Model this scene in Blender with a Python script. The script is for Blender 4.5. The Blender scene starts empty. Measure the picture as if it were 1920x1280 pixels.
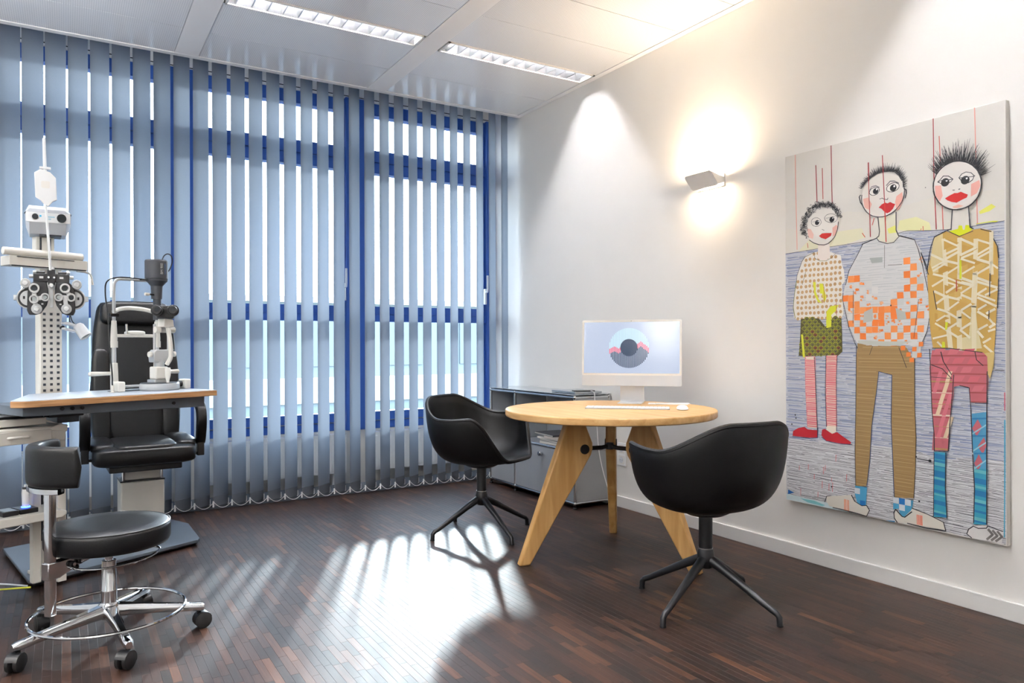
import bpy, bmesh, math, random
from mathutils import Vector, Matrix, Euler
R = math.radians
SC = bpy.context.scene
COL = SC.collection

# ------------------------------------------------------------------ camera
cam_d = bpy.data.cameras.new('camera')
cam_d.sensor_width = 36.0
cam_d.lens = 1381.8 / 1920 * 36.0
cam_d.shift_y = 4.9 / 1920
cam_d.clip_start = 0.05
cam_d.clip_end = 500
cam = bpy.data.objects.new('camera', cam_d)
COL.objects.link(cam)
cam.matrix_world = (Matrix.Translation((0, 0, 1.065)) @ Matrix.Rotation(R(-31.18), 4, 'Z')
                    @ Matrix.Rotation(R(90), 4, 'X') @ Matrix.Rotation(R(-0.2), 4, 'Z'))
SC.camera = cam

# ------------------------------------------------------------------ sky, sun, exposure
world = bpy.data.worlds.new('sky')
SC.world = world
world.use_nodes = True
_nt = world.node_tree
_bg = _nt.nodes['Background']
_tc = _nt.nodes.new('ShaderNodeTexCoord')
_sep = _nt.nodes.new('ShaderNodeSeparateXYZ')
_rmp = _nt.nodes.new('ShaderNodeValToRGB')
_nt.links.new(_tc.outputs['Generated'], _sep.inputs[0])
_nt.links.new(_sep.outputs['Z'], _rmp.inputs[0])
_nt.links.new(_rmp.outputs[0], _bg.inputs[0])
_rmp.color_ramp.elements[0].position = 0.0
_rmp.color_ramp.elements[0].color = (0.90, 0.95, 1.0, 1)
_rmp.color_ramp.elements[1].position = 0.7
_rmp.color_ramp.elements[1].color = (0.62, 0.78, 1.0, 1)
_bg.inputs[1].default_value = 5.6

sun_d = bpy.data.lights.new('sun', 'SUN')
sun_d.energy = 2.5
sun_d.angle = R(2.5)
sun_d.color = (0.93, 0.97, 1.0)
sun = bpy.data.objects.new('sun', sun_d)
COL.objects.link(sun)
sun.rotation_euler = Vector((0.418, 0.916, 0.290)).to_track_quat('Z', 'Y').to_euler()

SC.view_settings.view_transform = 'Standard'
SC.view_settings.look = 'None'
SC.view_settings.gamma = 1.0
SC.view_settings.use_curve_mapping = False
SC.view_settings.exposure = 1.4
SC.cycles.max_bounces = 9
SC.cycles.diffuse_bounces = 5
SC.cycles.glossy_bounces = 4
SC.cycles.transparent_max_bounces = 24
SC.cycles.use_adaptive_sampling = True
SC.cycles.adaptive_threshold = 0.03
SC.cycles.caustics_reflective = False
SC.cycles.caustics_refractive = False
SC.cycles.sample_clamp_indirect = 8.0

# ------------------------------------------------------------------ colour and material helpers
def lin(c):
    return c / 12.92 if c <= 0.04045 else ((c + 0.055) / 1.055) ** 2.4
def rgb(h):
    h = h.lstrip('#')
    return tuple(lin(int(h[i:i + 2], 16) / 255) for i in (0, 2, 4)) + (1.0,)

MATS = {}
def mat(name, col, rough=0.5, metal=0.0, var=0.0, vscale=8.0, bump=0.0, bscale=60.0, coat=0.0, spec=0.5, emit=None, estr=0.0, stretch=(1, 1, 1)):
    """principled material with noise driven colour variation and fine relief"""
    if name in MATS:
        return MATS[name]
    m = bpy.data.materials.new(name)
    m.use_nodes = True
    nt = m.node_tree
    b = nt.nodes['Principled BSDF']
    c = rgb(col) if isinstance(col, str) else tuple(col) + (1.0,)
    b.inputs['Base Color'].default_value = c
    b.inputs['Roughness'].default_value = rough
    b.inputs['Metallic'].default_value = metal
    b.inputs['Coat Weight'].default_value = coat
    b.inputs['Specular IOR Level'].default_value = spec
    if emit is not None:
        b.inputs['Emission Color'].default_value = rgb(emit) if isinstance(emit, str) else tuple(emit) + (1.0,)
        b.inputs['Emission Strength'].default_value = estr
    if var or bump:
        tc = nt.nodes.new('ShaderNodeTexCoord')
        mp = nt.nodes.new('ShaderNodeMapping')
        mp.inputs['Scale'].default_value = stretch
        nt.links.new(tc.outputs['Object'], mp.inputs[0])
    if var:
        n = nt.nodes.new('ShaderNodeTexNoise')
        n.inputs['Scale'].default_value = vscale
        n.inputs['Detail'].default_value = 4
        nt.links.new(mp.outputs[0], n.inputs[0])
        r = nt.nodes.new('ShaderNodeValToRGB')
        r.color_ramp.elements[0].position = 0.3
        r.color_ramp.elements[1].position = 0.7
        r.color_ramp.elements[0].color = tuple(max(0, x * (1 - var)) for x in c[:3]) + (1,)
        r.color_ramp.elements[1].color = tuple(min(1, x * (1 + var)) for x in c[:3]) + (1,)
        nt.links.new(n.outputs[0], r.inputs[0])
        nt.links.new(r.outputs[0], b.inputs['Base Color'])
    if bump:
        n2 = nt.nodes.new('ShaderNodeTexNoise')
        n2.inputs['Scale'].default_value = bscale
        n2.inputs['Detail'].default_value = 3
        nt.links.new(mp.outputs[0], n2.inputs[0])
        bp = nt.nodes.new('ShaderNodeBump')
        bp.inputs['Strength'].default_value = bump
        bp.inputs['Distance'].default_value = 0.002
        nt.links.new(n2.outputs[0], bp.inputs['Height'])
        nt.links.new(bp.outputs[0], b.inputs['Normal'])
    MATS[name] = m
    return m

def wood_mat(name, c1, c2, rough=0.4, scale=3.0, stretch=(1, 12, 12), coat=0.0):
    if name in MATS:
        return MATS[name]
    m = bpy.data.materials.new(name)
    m.use_nodes = True
    nt = m.node_tree
    b = nt.nodes['Principled BSDF']
    tc = nt.nodes.new('ShaderNodeTexCoord')
    mp = nt.nodes.new('ShaderNodeMapping')
    mp.inputs['Scale'].default_value = stretch
    n = nt.nodes.new('ShaderNodeTexNoise')
    n.inputs['Scale'].default_value = scale
    n.inputs['Detail'].default_value = 6
    n.inputs['Distortion'].default_value = 0.6
    r = nt.nodes.new('ShaderNodeValToRGB')
    r.color_ramp.elements[0].position = 0.32
    r.color_ramp.elements[1].position = 0.68
    r.color_ramp.elements[0].color = rgb(c1)
    r.color_ramp.elements[1].color = rgb(c2)
    nt.links.new(tc.outputs['Object'], mp.inputs[0])
    nt.links.new(mp.outputs[0], n.inputs[0])
    nt.links.new(n.outputs[0], r.inputs[0])
    nt.links.new(r.outputs[0], b.inputs['Base Color'])
    b.inputs['Roughness'].default_value = rough
    b.inputs['Coat Weight'].default_value = coat
    MATS[name] = m
    return m

def vcol_mat(name, rough=0.7, attr='paint', emit=0.0, bump=0.0):
    """colour read from a mesh attribute: flat print and paint"""
    m = bpy.data.materials.new(name)
    m.use_nodes = True
    nt = m.node_tree
    b = nt.nodes['Principled BSDF']
    a = nt.nodes.new('ShaderNodeAttribute')
    a.attribute_name = attr
    nt.links.new(a.outputs['Color'], b.inputs['Base Color'])
    b.inputs['Roughness'].default_value = rough
    if emit:
        nt.links.new(a.outputs['Color'], b.inputs['Emission Color'])
        b.inputs['Emission Strength'].default_value = emit
    if bump:
        n2 = nt.nodes.new('ShaderNodeTexNoise')
        n2.inputs['Scale'].default_value = 90
        bp = nt.nodes.new('ShaderNodeBump')
        bp.inputs['Strength'].default_value = bump
        bp.inputs['Distance'].default_value = 0.002
        nt.links.new(n2.outputs[0], bp.inputs['Height'])
        nt.links.new(bp.outputs[0], b.inputs['Normal'])
    MATS[name] = m
    return m

# ------------------------------------------------------------------ mesh helpers
class MB:
    """collects geometry, build() links it as one mesh object"""
    def __init__(s):
        s.v = []; s.f = []; s.c = []
    def add(s, vs, fs, col=None):
        o = len(s.v)
        s.v += [tuple(x) for x in vs]
        s.f += [tuple(i + o for i in f) for f in fs]
        s.c += [col] * len(fs)
        return s
    def box(s, c, d, M=None, col=None):
        x, y, z = d[0] / 2, d[1] / 2, d[2] / 2
        vs = [Vector((sx * x, sy * y, sz * z)) for sz in (-1, 1) for sx, sy in ((-1, -1), (1, -1), (1, 1), (-1, 1))]
        if M is not None:
            vs = [M @ q for q in vs]
        vs = [q + Vector(c) for q in vs]
        return s.add(vs, [(3, 2, 1, 0), (4, 5, 6, 7), (0, 1, 5, 4), (1, 2, 6, 5), (2, 3, 7, 6), (3, 0, 4, 7)], col)
    def bb(s, a, b, col=None):
        return s.box([(a[i] + b[i]) / 2 for i in range(3)], [abs(b[i] - a[i]) for i in range(3)], None, col)
    def prism(s, pts, axis, a, b, col=None):
        """polygon (2-D points) pulled along an axis: 'x' -> pts are (y,z), 'y' -> (x,z), 'z' -> (x,y)"""
        n = len(pts)
        def q(p, t):
            return {'x': (t, p[0], p[1]), 'y': (p[0], t, p[1]), 'z': (p[0], p[1], t)}[axis]
        vs = [q(p, a) for p in pts] + [q(p, b) for p in pts]
        fs = [tuple(range(n))[::-1], tuple(range(n, 2 * n))] + [(i, (i + 1) % n, n + (i + 1) % n, n + i) for i in range(n)]
        return s.add(vs, fs, col)
    def tube(s, pts, r, n=10, caps=True, closed=False, col=None):
        pts = [Vector(q) for q in pts]
        m = len(pts)
        rs = r if isinstance(r, (list, tuple)) else [r] * m
        vs = []; fs = []
        up = None
        for i, q in enumerate(pts):
            if closed:
                t = pts[(i + 1) % m] - pts[i - 1]
            else:
                t = pts[min(i + 1, m - 1)] - pts[max(i - 1, 0)]
            t.normalize()
            if up is None:
                up = Vector((0, 0, 1)) if abs(t.z) < 0.9 else Vector((1, 0, 0))
            u = up - t * up.dot(t)
            if u.length < 1e-5:
                u = t.orthogonal()
            u.normalize()
            w = t.cross(u)
            up = u
            for k in range(n):
                a = 2 * math.pi * k / n
                vs.append(q + (u * math.cos(a) + w * math.sin(a)) * rs[i])
        for i in range(m if closed else m - 1):
            j = (i + 1) % m
            for k in range(n):
                l = (k + 1) % n
                fs.append((i * n + k, i * n + l, j * n + l, j * n + k))
        if caps and not closed:
            fs.append(tuple(range(n))[::-1])
            fs.append(tuple(range((m - 1) * n, m * n)))
        return s.add(vs, fs, col)
    def cyl(s, a, b, r, n=20, col=None):
        return s.tube([a, b], r, n, True, False, col)
    def lathe(s, prof, n=32, M=None, col=None):
        """profile of (radius, z) about z"""
        vs = []; fs = []
        m = len(prof)
        for r, z in prof:
            for k in range(n):
                a = 2 * math.pi * k / n
                q = Vector((r * math.cos(a), r * math.sin(a), z))
                vs.append(M @ q if M is not None else q)
        for i in range(m - 1):
            for k in range(n):
                l = (k + 1) % n
                fs.append((i * n + k, i * n + l, (i + 1) * n + l, (i + 1) * n + k))
        fs.append(tuple(range(n))[::-1])
        fs.append(tuple(range((m - 1) * n, m * n)))
        return s.add(vs, fs, col)
    def sphere(s, c, r, n=16, m=10, sc=(1, 1, 1), M=None, col=None):
        vs = []; fs = []
        for i in range(1, m):
            t = math.pi * i / m
            for k in range(n):
                a = 2 * math.pi * k / n
                vs.append(Vector((r * sc[0] * math.sin(t) * math.cos(a), r * sc[1] * math.sin(t) * math.sin(a), r * sc[2] * math.cos(t))))
        vs.append(Vector((0, 0, r * sc[2]))); vs.append(Vector((0, 0, -r * sc[2])))
        if M is not None:
            vs = [M @ q for q in vs]
        vs = [q + Vector(c) for q in vs]
        for i in range(m - 2):
            for k in range(n):
                l = (k + 1) % n
                fs.append((i * n + k, (i + 1) * n + k, (i + 1) * n + l, i * n + l))
        T, B = len(vs) - 2, len(vs) - 1
        for k in range(n):
            l = (k + 1) % n
            fs.append((T, k, l)); fs.append((B, (m - 2) * n + l, (m - 2) * n + k))
        return s.add(vs, fs, col)
    def grid(s, fn, nu, nv, closed_u=False, col=None):
        vs = [fn(i / (nu if closed_u else nu - 1), j / (nv - 1)) for j in range(nv) for i in range(nu)]
        fs = []
        for j in range(nv - 1):
            for i in range(nu if closed_u else nu - 1):
                k = (i + 1) % nu
                fs.append((j * nu + i, j * nu + k, (j + 1) * nu + k, (j + 1) * nu + i))
        return s.add(vs, fs, col)
    def build(s, name, m, parent=None, smooth=True, angle=35, bevel=0.0, seg=2, subsurf=0, solid=0.0, M=None):
        me = bpy.data.meshes.new(name)
        vs = [M @ Vector(q) for q in s.v] if M is not None else s.v
        me.from_pydata(vs, [], s.f)
        me.validate()
        bm = bmesh.new(); bm.from_mesh(me)
        bmesh.ops.recalc_face_normals(bm, faces=bm.faces)
        bm.to_mesh(me); bm.free()
        me.materials.append(MATS[m] if isinstance(m, str) else m)
        if any(c is not None for c in s.c) and len(me.polygons) == len(s.c):
            at = me.attributes.new('paint', 'FLOAT_COLOR', 'FACE')
            for i, c in enumerate(s.c):
                at.data[i].color = (rgb(c) if isinstance(c, str) else c) if c is not None else (1, 1, 1, 1)
        if smooth:
            for pl in me.polygons:
                pl.use_smooth = True
            me.set_sharp_from_angle(angle=R(angle))
        o = bpy.data.objects.new(name, me)
        COL.objects.link(o)
        if parent is not None:
            o.parent = parent
        if solid:
            md = o.modifiers.new('thickness', 'SOLIDIFY'); md.thickness = solid; md.offset = 0
        if bevel:
            md = o.modifiers.new('edges', 'BEVEL'); md.width = bevel; md.segments = seg; md.limit_method = 'ANGLE'; md.angle_limit = R(40)
            md.harden_normals = False
        if subsurf:
            md = o.modifiers.new('round', 'SUBSURF'); md.levels = subsurf; md.render_levels = subsurf
        return o

def tag(o, label=None, cat=None, group=None, kind=None):
    if label: o['label'] = label
    if cat: o['category'] = cat
    if group: o['group'] = group
    if kind: o['kind'] = kind
    return o
def thing(name, label, cat, loc=(0, 0, 0), rz=0.0, group=None):
    o = bpy.data.objects.new(name, None)
    o.empty_display_size = 0.1
    COL.objects.link(o)
    o.location = loc
    o.rotation_euler = (0, 0, R(rz))
    return tag(o, label, cat, group)
def struct(o):
    o['kind'] = 'structure'
    return o
def copy_tree(o, parent=None):
    c = o.copy(); COL.objects.link(c)
    if parent is not None:
        c.parent = parent
    for ch in list(o.children):
        copy_tree(ch, c)
    return c
def arc(cx, cy, r, a0, a1, n):
    return [(cx + r * math.cos(R(a0 + (a1 - a0) * i / n)), cy + r * math.sin(R(a0 + (a1 - a0) * i / n))) for i in range(n + 1)]
def rrect(x0, y0, x1, y1, r, n=5):
    return arc(x1 - r, y0 + r, r, -90, 0, n) + arc(x1 - r, y1 - r, r, 0, 90, n) + arc(x0 + r, y1 - r, r, 90, 180, n) + arc(x0 + r, y0 + r, r, 180, 270, n)
def spline(pts, n=8):
    """Catmull-Rom through points"""
    P = [Vector(q) for q in pts]
    P = [P[0] * 2 - P[1]] + P + [P[-1] * 2 - P[-2]]
    out = []
    for i in range(1, len(P) - 2):
        for k in range(n):
            t = k / n
            out.append(0.5 * ((2 * P[i]) + (P[i + 1] - P[i - 1]) * t + (2 * P[i - 1] - 5 * P[i] + 4 * P[i + 1] - P[i + 2]) * t * t
                              + (3 * P[i] - P[i - 1] - 3 * P[i + 1] + P[i + 2]) * t ** 3))
    out.append(P[-2])
    return out
def text_mesh(name, txt, size, m, parent, M, extrude=0.0002):
    cu = bpy.data.curves.new(name, 'FONT')
    cu.body = txt; cu.size = size; cu.align_x = 'CENTER'; cu.align_y = 'CENTER'; cu.extrude = extrude
    tmp = bpy.data.objects.new(name + '_tmp', cu)
    COL.objects.link(tmp)
    bpy.context.view_layer.update()
    me = bpy.data.meshes.new_from_object(tmp.evaluated_get(bpy.context.evaluated_depsgraph_get()))
    bpy.data.objects.remove(tmp)
    me.name = name
    me.materials.clear(); me.materials.append(MATS[m] if isinstance(m, str) else m)
    me.transform(M)
    o = bpy.data.objects.new(name, me)
    COL.objects.link(o)
    o.parent = parent
    return o

# palette
mat('wall_paint', '#e9e7e3', 0.85, var=0.015, vscale=3, bump=0.05, bscale=180)
mat('ceiling_paint', '#eef0f2', 0.55, var=0.01, vscale=4)
mat('ceiling_strip', '#f2f3f5', 0.6)
mat('white_trim', '#e2e1de', 0.5, var=0.01)
mat('white_gloss', '#eceae6', 0.3)
mat('blue_frame', '#345fb0', 0.4, var=0.05, vscale=5)
mat('dark_gap', '#15171b', 0.8)
mat('radiator', '#f0f1f0', 0.35)
mat('leather', '#08090c', 0.40, var=0.12, vscale=14, bump=0.18, bscale=170, spec=0.4)
mat('leather_matt', '#060608', 0.45, var=0.12, vscale=14, bump=0.15, bscale=190, spec=0.32)
mat('black_metal', '#131418', 0.42, var=0.05)
mat('black_plastic', '#101114', 0.4)
mat('black_gloss', '#0a0a0c', 0.12)
mat('chrome', '#d9dbde', 0.08, metal=1.0)
mat('brushed', '#b9bdc2', 0.28, metal=1.0)
mat('louvre_alu', '#c4c6c8', 0.3, metal=1.0)
mat('cream', '#d6d3cb', 0.42, var=0.02)
mat('cream_light', '#e6e3db', 0.4, var=0.02)
mat('white_plastic', '#eef0f2', 0.35)
mat('grey_plastic', '#c9ced6', 0.45)
mat('steel_grey', '#5a636e', 0.45, var=0.03)
mat('cabinet_grey', '#a3a8ae', 0.4, var=0.02)
mat('rubber', '#141416', 0.6)
mat('lamp_glow', '#fff6e6', 0.5, emit='#fff1dc', estr=22)
mat('tube_glow', '#ffffff', 0.5, emit='#fbfaff', estr=180)
wood_mat('oak', '#c2955a', '#d9b27a', 0.42, 2.2, (14, 1.2, 14))
wood_mat('oak_leg', '#b08448', '#caa066', 0.45, 2.2, (12, 12, 1.2))
wood_mat('ply_edge', '#a3754a', '#c89b6d', 0.45, 3.0, (2, 2, 60))
# ================================================================== room shell
XW, YB, YC, H = 3.10, 5.045, 5.0, 2.87          # right wall, blind line, ceiling edge, ceiling height
XL, YN, YG = -1.75, -1.6, 5.5        # left wall, rear wall, glazing line
PH = 3.08                             # pocket above the blind

# ---- floor: dark parquet blocks laid end to end towards the windows
fm = bpy.data.materials.new('parquet'); fm.use_nodes = True; MATS['parquet'] = fm
nt = fm.node_tree; b = nt.nodes['Principled BSDF']
at = nt.nodes.new('ShaderNodeAttribute'); at.attribute_name = 'tone'
rp = nt.nodes.new('ShaderNodeValToRGB')
els = rp.color_ramp.elements
els[0].position = 0.0; els[0].color = rgb('#1b110c')
els[1].position = 1.0; els[1].color = rgb('#5c3b27')
for pos, c in ((0.3, '#271812'), (0.62, '#342119'), (0.82, '#442b1e'), (0.94, '#4f3323')):
    e = els.new(pos); e.color = rgb(c)
geo = nt.nodes.new('ShaderNodeNewGeometry')
mp = nt.nodes.new('ShaderNodeMapping'); mp.inputs['Scale'].default_value = (90, 5, 1)
nz = nt.nodes.new('ShaderNodeTexNoise'); nz.inputs['Scale'].default_value = 1.0; nz.inputs['Detail'].default_value = 5
mx = nt.nodes.new('ShaderNodeMixRGB'); mx.blend_type = 'MULTIPLY'; mx.inputs[0].default_value = 0.75
r2 = nt.nodes.new('ShaderNodeValToRGB')
r2.color_ramp.elements[0].position = 0.3; r2.color_ramp.elements[0].color = (0.45, 0.45, 0.45, 1)
r2.color_ramp.elements[1].position = 0.7; r2.color_ramp.elements[1].color = (1.25, 1.2, 1.15, 1)
nt.links.new(at.outputs['Fac'], rp.inputs[0])
nt.links.new(geo.outputs['Position'], mp.inputs[0]); nt.links.new(mp.outputs[0], nz.inputs[0]); nt.links.new(nz.outputs[0], r2.inputs[0])
nt.links.new(rp.outputs[0], mx.inputs[1]); nt.links.new(r2.outputs[0], mx.inputs[2]); nt.links.new(mx.outputs[0], b.inputs['Base Color'])
# worn lacquer: gloss varies in patches and along fine scratches
nw = nt.nodes.new('ShaderNodeTexNoise'); nw.inputs['Scale'].default_value = 2.2; nw.inputs['Detail'].default_value = 6
nt.links.new(geo.outputs['Position'], nw.inputs[0])
mr = nt.nodes.new('ShaderNodeMapRange'); mr.inputs['To Min'].default_value = 0.40; mr.inputs['To Max'].default_value = 0.56
nt.links.new(nw.outputs[0], mr.inputs[0]); nt.links.new(mr.outputs[0], b.inputs['Roughness'])
b.inputs['Specular IOR Level'].default_value = 0.42
ng = nt.nodes.new('ShaderNodeTexNoise'); ng.inputs['Scale'].default_value = 1.0; ng.inputs['Detail'].default_value = 4
mp2 = nt.nodes.new('ShaderNodeMapping'); mp2.inputs['Scale'].default_value = (260, 22, 1)
nt.links.new(geo.outputs['Position'], mp2.inputs[0]); nt.links.new(mp2.outputs[0], ng.inputs[0])
bp = nt.nodes.new('ShaderNodeBump'); bp.inputs['Strength'].default_value = 0.12; bp.inputs['Distance'].default_value = 0.001
nt.links.new(ng.outputs[0], bp.inputs['Height']); nt.links.new(bp.outputs[0], b.inputs['Normal'])

floor = MB().bb((XL, YN, -0.12), (XW, YG + 0.05, -0.012)).build('floor', 'dark_gap', None, False)
struct(floor)
rnd = random.Random(7)
PWD = 0.0275
planks = []
x = XL + 0.002
while x < XW - 0.005:
    w = min(PWD, XW - x)
    y = YN + rnd.uniform(-0.2, 0)
    while y < YG:
        L = rnd.choice((0.13, 0.16, 0.18, 0.2, 0.24)) * rnd.uniform(0.97, 1.03)
        y0, y1 = max(y, YN), min(y + L, YG)
        if y1 - y0 > 0.01:
            t = rnd.random()
            t = 0.02 + 0.72 * t if rnd.random() < 0.84 else rnd.uniform(0.65, 1.0)
            planks.append((x, x + w, y0, y1, t))
        y += L
    x += PWD
_cs, _sn = math.sin(R(31.18)), math.cos(R(31.18))
def in_view(px_, py_):
    d = px_ * _cs + py_ * _sn
    l = px_ * _sn - py_ * _cs
    return d > 2.36 and abs(l) < d * 0.69
planks.sort(key=lambda q: (not in_view((q[0] + q[1]) / 2, (q[2] + q[3]) / 2), ((q[0] + q[1]) / 2) ** 2 + ((q[2] + q[3]) / 2) ** 2))
def plank_geo(q, ox=0, oy=0):
    g, e = 0.00012, 0.0004
    x0, x1, y0, y1 = q[0] + g - ox, q[1] - g - ox, q[2] + g - oy, q[3] - g - oy
    v = [(x0, y0, -0.011), (x1, y0, -0.011), (x1, y1, -0.011), (x0, y1, -0.011),
         (x0, y0, -e), (x1, y0, -e), (x1, y1, -e), (x0, y1, -e),
         (x0 + e, y0 + e, 0), (x1 - e, y0 + e, 0), (x1 - e, y1 - e, 0), (x0 + e, y1 - e, 0)]
    f = [(0, 1, 5, 4), (1, 2, 6, 5), (2, 3, 7, 6), (3, 0, 4, 7), (4, 5, 9, 8), (5, 6, 10, 9), (6, 7, 11, 10), (7, 4, 8, 11), (8, 9, 10, 11)]
    return v, f
def plank_obj(name, qs, ox=0, oy=0):
    V = []; F = []; T = []
    for q in qs:
        v, f = plank_geo(q, ox, oy)
        o = len(V)
        V += v; F += [tuple(i + o for i in k) for k in f]; T += [q[4]] * len(f)
    me = bpy.data.meshes.new(name); me.from_pydata(V, [], F)
    a = me.attributes.new('tone', 'FLOAT', 'FACE'); a.data.foreach_set('value', T)
    me.materials.append(fm)
    o = bpy.data.objects.new(name, me); COL.objects.link(o); o.parent = floor
    o.location = (ox, oy, 0)
    return o
for q in planks[:300]:
    plank_obj('plank', [q], (q[0] + q[1]) / 2, (q[2] + q[3]) / 2)
tag(plank_obj('parquet_planks', planks[300:]), kind='stuff')

# ---- walls
struct(MB().bb((XW, YN, 0), (XW + 0.2, YG + 0.1, PH + 0.1)).build('wall_right', 'wall_paint', None, False))
struct(MB().bb((XL - 0.2, YN, 0), (XL, YG + 0.1, PH + 0.1)).build('wall_left', 'wall_paint', None, False))
struct(MB().bb((XL - 0.2, YN - 0.2, 0), (XW + 0.2, YN, PH + 0.1)).build('wall_rear', 'wall_paint', None, False))
struct(MB().bb((XW - 0.014, YN, 0), (XW, 5.42, 0.072)).build('baseboard_right', 'white_trim', None, True, bevel=0.003))
# window wall: parapet below the glazing and lintel above, with the pocket closed on top
ww = MB()
ww.bb((XL, YG - 0.03, 0), (XW, YG + 0.16, 0.412))
ww.bb((XL, YG - 0.03, 2.965), (XW, YG + 0.16, PH + 0.1))
struct(ww.build('wall_window', 'wall_paint', None, False))
struct(MB().bb((XL, YG - 0.04, 2.958), (XW, YG - 0.03, 2.966)).build('trim_1', 'dark_gap', None, False))
struct(MB().bb((XL, YG - 0.045, 2.940), (XW, YG - 0.03, 2.958)).build('trim_2', 'white_trim', None, False))
struct(MB().bb((XL, YB + 0.06, 0), (XW, YB + 0.30, 0.03)).build('trim_3', 'steel_grey', None, False))

# ---- ceiling: metal panels between wide strips
ceil_m = bpy.data.materials.new('perforated_panel'); ceil_m.use_nodes = True; MATS['perforated_panel'] = ceil_m
nt = ceil_m.node_tree; b = nt.nodes['Principled BSDF']
b.inputs['Base Color'].default_value = rgb('#dfe2e6'); b.inputs['Roughness'].default_value = 0.2; b.inputs['Specular IOR Level'].default_value = 0.55
g = nt.nodes.new('ShaderNodeNewGeometry')
mp = nt.nodes.new('ShaderNodeMapping'); mp.inputs['Scale'].default_value = (95, 95, 95)
fr = nt.nodes.new('ShaderNodeVectorMath'); fr.operation = 'FRACTION'
ds = nt.nodes.new('ShaderNodeVectorMath'); ds.operation = 'DISTANCE'; ds.inputs[1].default_value = (0.5, 0.5, 0.0)
mz = nt.nodes.new('ShaderNodeVectorMath'); mz.operation = 'MULTIPLY'; mz.inputs[1].default_value = (1, 1, 0)
lt = nt.nodes.new('ShaderNodeMath'); lt.operation = 'LESS_THAN'; lt.inputs[1].default_value = 0.2
mx = nt.nodes.new('ShaderNodeMixRGB'); mx.inputs[1].default_value = rgb('#f0f2f5'); mx.inputs[2].default_value = rgb('#c2c7ce')
nt.links.new(g.outputs['Position'], mp.inputs[0]); nt.links.new(mp.outputs[0], fr.inputs[0]); nt.links.new(fr.outputs[0], mz.inputs[0])
nt.links.new(mz.outputs[0], ds.inputs[0]); nt.links.new(ds.outputs['Value'], lt.inputs[0]); nt.links.new(lt.outputs[0], mx.inputs[0]); nt.links.new(mx.outputs[0], b.inputs['Base Color'])

ceiling = struct(MB().bb((XL - 0.1, YN - 0.1, H + 0.25), (XW + 0.1, YG + 0.1, H + 0.35)).build('ceiling', 'ceiling_paint', None, False))
# back face of the blind pocket
MB().bb((XL, YC - 0.02, H), (XW, YC - 0.004, H + 0.25)).build('pocket_fascia', 'ceiling_paint', ceiling, False)
MB().bb((XL, YC - 0.045, H - 0.004), (XW, YC, H + 0.02)).build('edge_profile', 'ceiling_strip', ceiling, False)
STR = [(-1.92, -1.78), (-0.665, -0.525), (0.575, 0.715), (1.815, 1.955), (3.055, 3.2)]
for a, c in STR:
    a2, c2 = max(a, XL), min(c, XW)
    if c2 - a2 > 0.01:
        MB().bb((a2 + 0.002, YN, H - 0.003), (c2 - 0.002, YC - 0.045, H + 0.03)).build('ceiling_strip', 'ceiling_strip', ceiling, False)
LY = [(3.95, 4.11), (1.39, 1.55), (-1.17, -1.01)]
YJ = [YC - 0.045, 4.55, 4.11, 3.95, 3.55, 3.15, 2.75, 2.35, 1.95, 1.55, 1.39, 0.99, 0.59, 0.19, -0.21, -0.61, -1.01, -1.17, YN]
for i in range(4):
    a, c = max(STR[i][1], XL), min(STR[i + 1][0], XW)
    for j in range(len(YJ) - 1):
        y1, y0 = YJ[j], YJ[j + 1]
        if abs(y1 - y0 - 0.16) < 0.01:
            continue
        MB().bb((a + 0.001, y0 + 0.002, H), (c - 0.001, y1 - 0.002, H + 0.025)).build('ceiling_panel', 'perforated_panel', ceiling, False)

# ---- recessed lights with louvres
def ceiling_light(x0, x1, y0, y1, label):
    o = thing('ceiling_light', label, 'ceiling light', (x0, y0, H), 0, 'recessed louvre lights in the ceiling')
    L, W = x1 - x0, y1 - y0
    fr = MB()
    for a, c in (((0, 0), (L, 0.012)), ((0, W - 0.012), (L, W)), ((0, 0), (0.012, W)), ((L - 0.012, 0), (L, W))):
        fr.bb((a[0], a[1], -0.006), (c[0], c[1], 0.02))
    fr.build('frame', 'white_gloss', o, False)
    hs = MB()
    hs.bb((0, 0, 0.02), (L, 0.006, 0.11)).bb((0, W - 0.006, 0.02), (L, W, 0.11)).bb((0, 0, 0.02), (0.006, W, 0.11)).bb((L - 0.006, 0, 0.02), (L, W, 0.11)).bb((0, 0, 0.11), (L, W, 0.118))
    hs.build('housing', 'white_gloss', o, False)
    rf = MB()
    for sgn, yy in ((1, 0.013), (-1, W - 0.013)):
        rf.prism([(yy, 0.0), (yy + sgn * 0.022, 0.065), (yy + sgn * 0.016, 0.066), (yy - sgn * 0.004, 0.0)], 'x', 0.012, L - 0.012)
    rf.build('side_reflector', 'louvre_alu', o, True)
    n = 13
    bl = MB()
    bl.prism([(-0.003, 0.0), (0.003, 0.0), (0.010, 0.055), (-0.010, 0.055)], 'y', 0.016, W - 0.016)
    b0 = None
    for k in range(n):
        xx = 0.05 + (L - 0.1) * k / (n - 1)
        if b0 is None:
            b0 = bl.build('louvre_blade', 'louvre_alu', o, False); bo = b0
        else:
            bo = b0.copy(); COL.objects.link(bo)
        bo.location = (xx, 0, 0)
    MB().cyl((0.03, W / 2, 0.085), (L - 0.03, W / 2, 0.085), 0.013, 14).build('fluorescent_tube', 'tube_glow', o)
    return o
ceiling_light(0.722, 1.808, *LY[0], 'recessed louvre light in the middle of the ceiling, away from the wall')
ceiling_light(1.962, 3.048, *LY[0], 'recessed louvre light whose end meets the white wall')
ceiling_light(-0.518, 0.568, *LY[0], 'unseen recessed louvre light added above the examination chair')  # out of view, included only for its light
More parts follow.
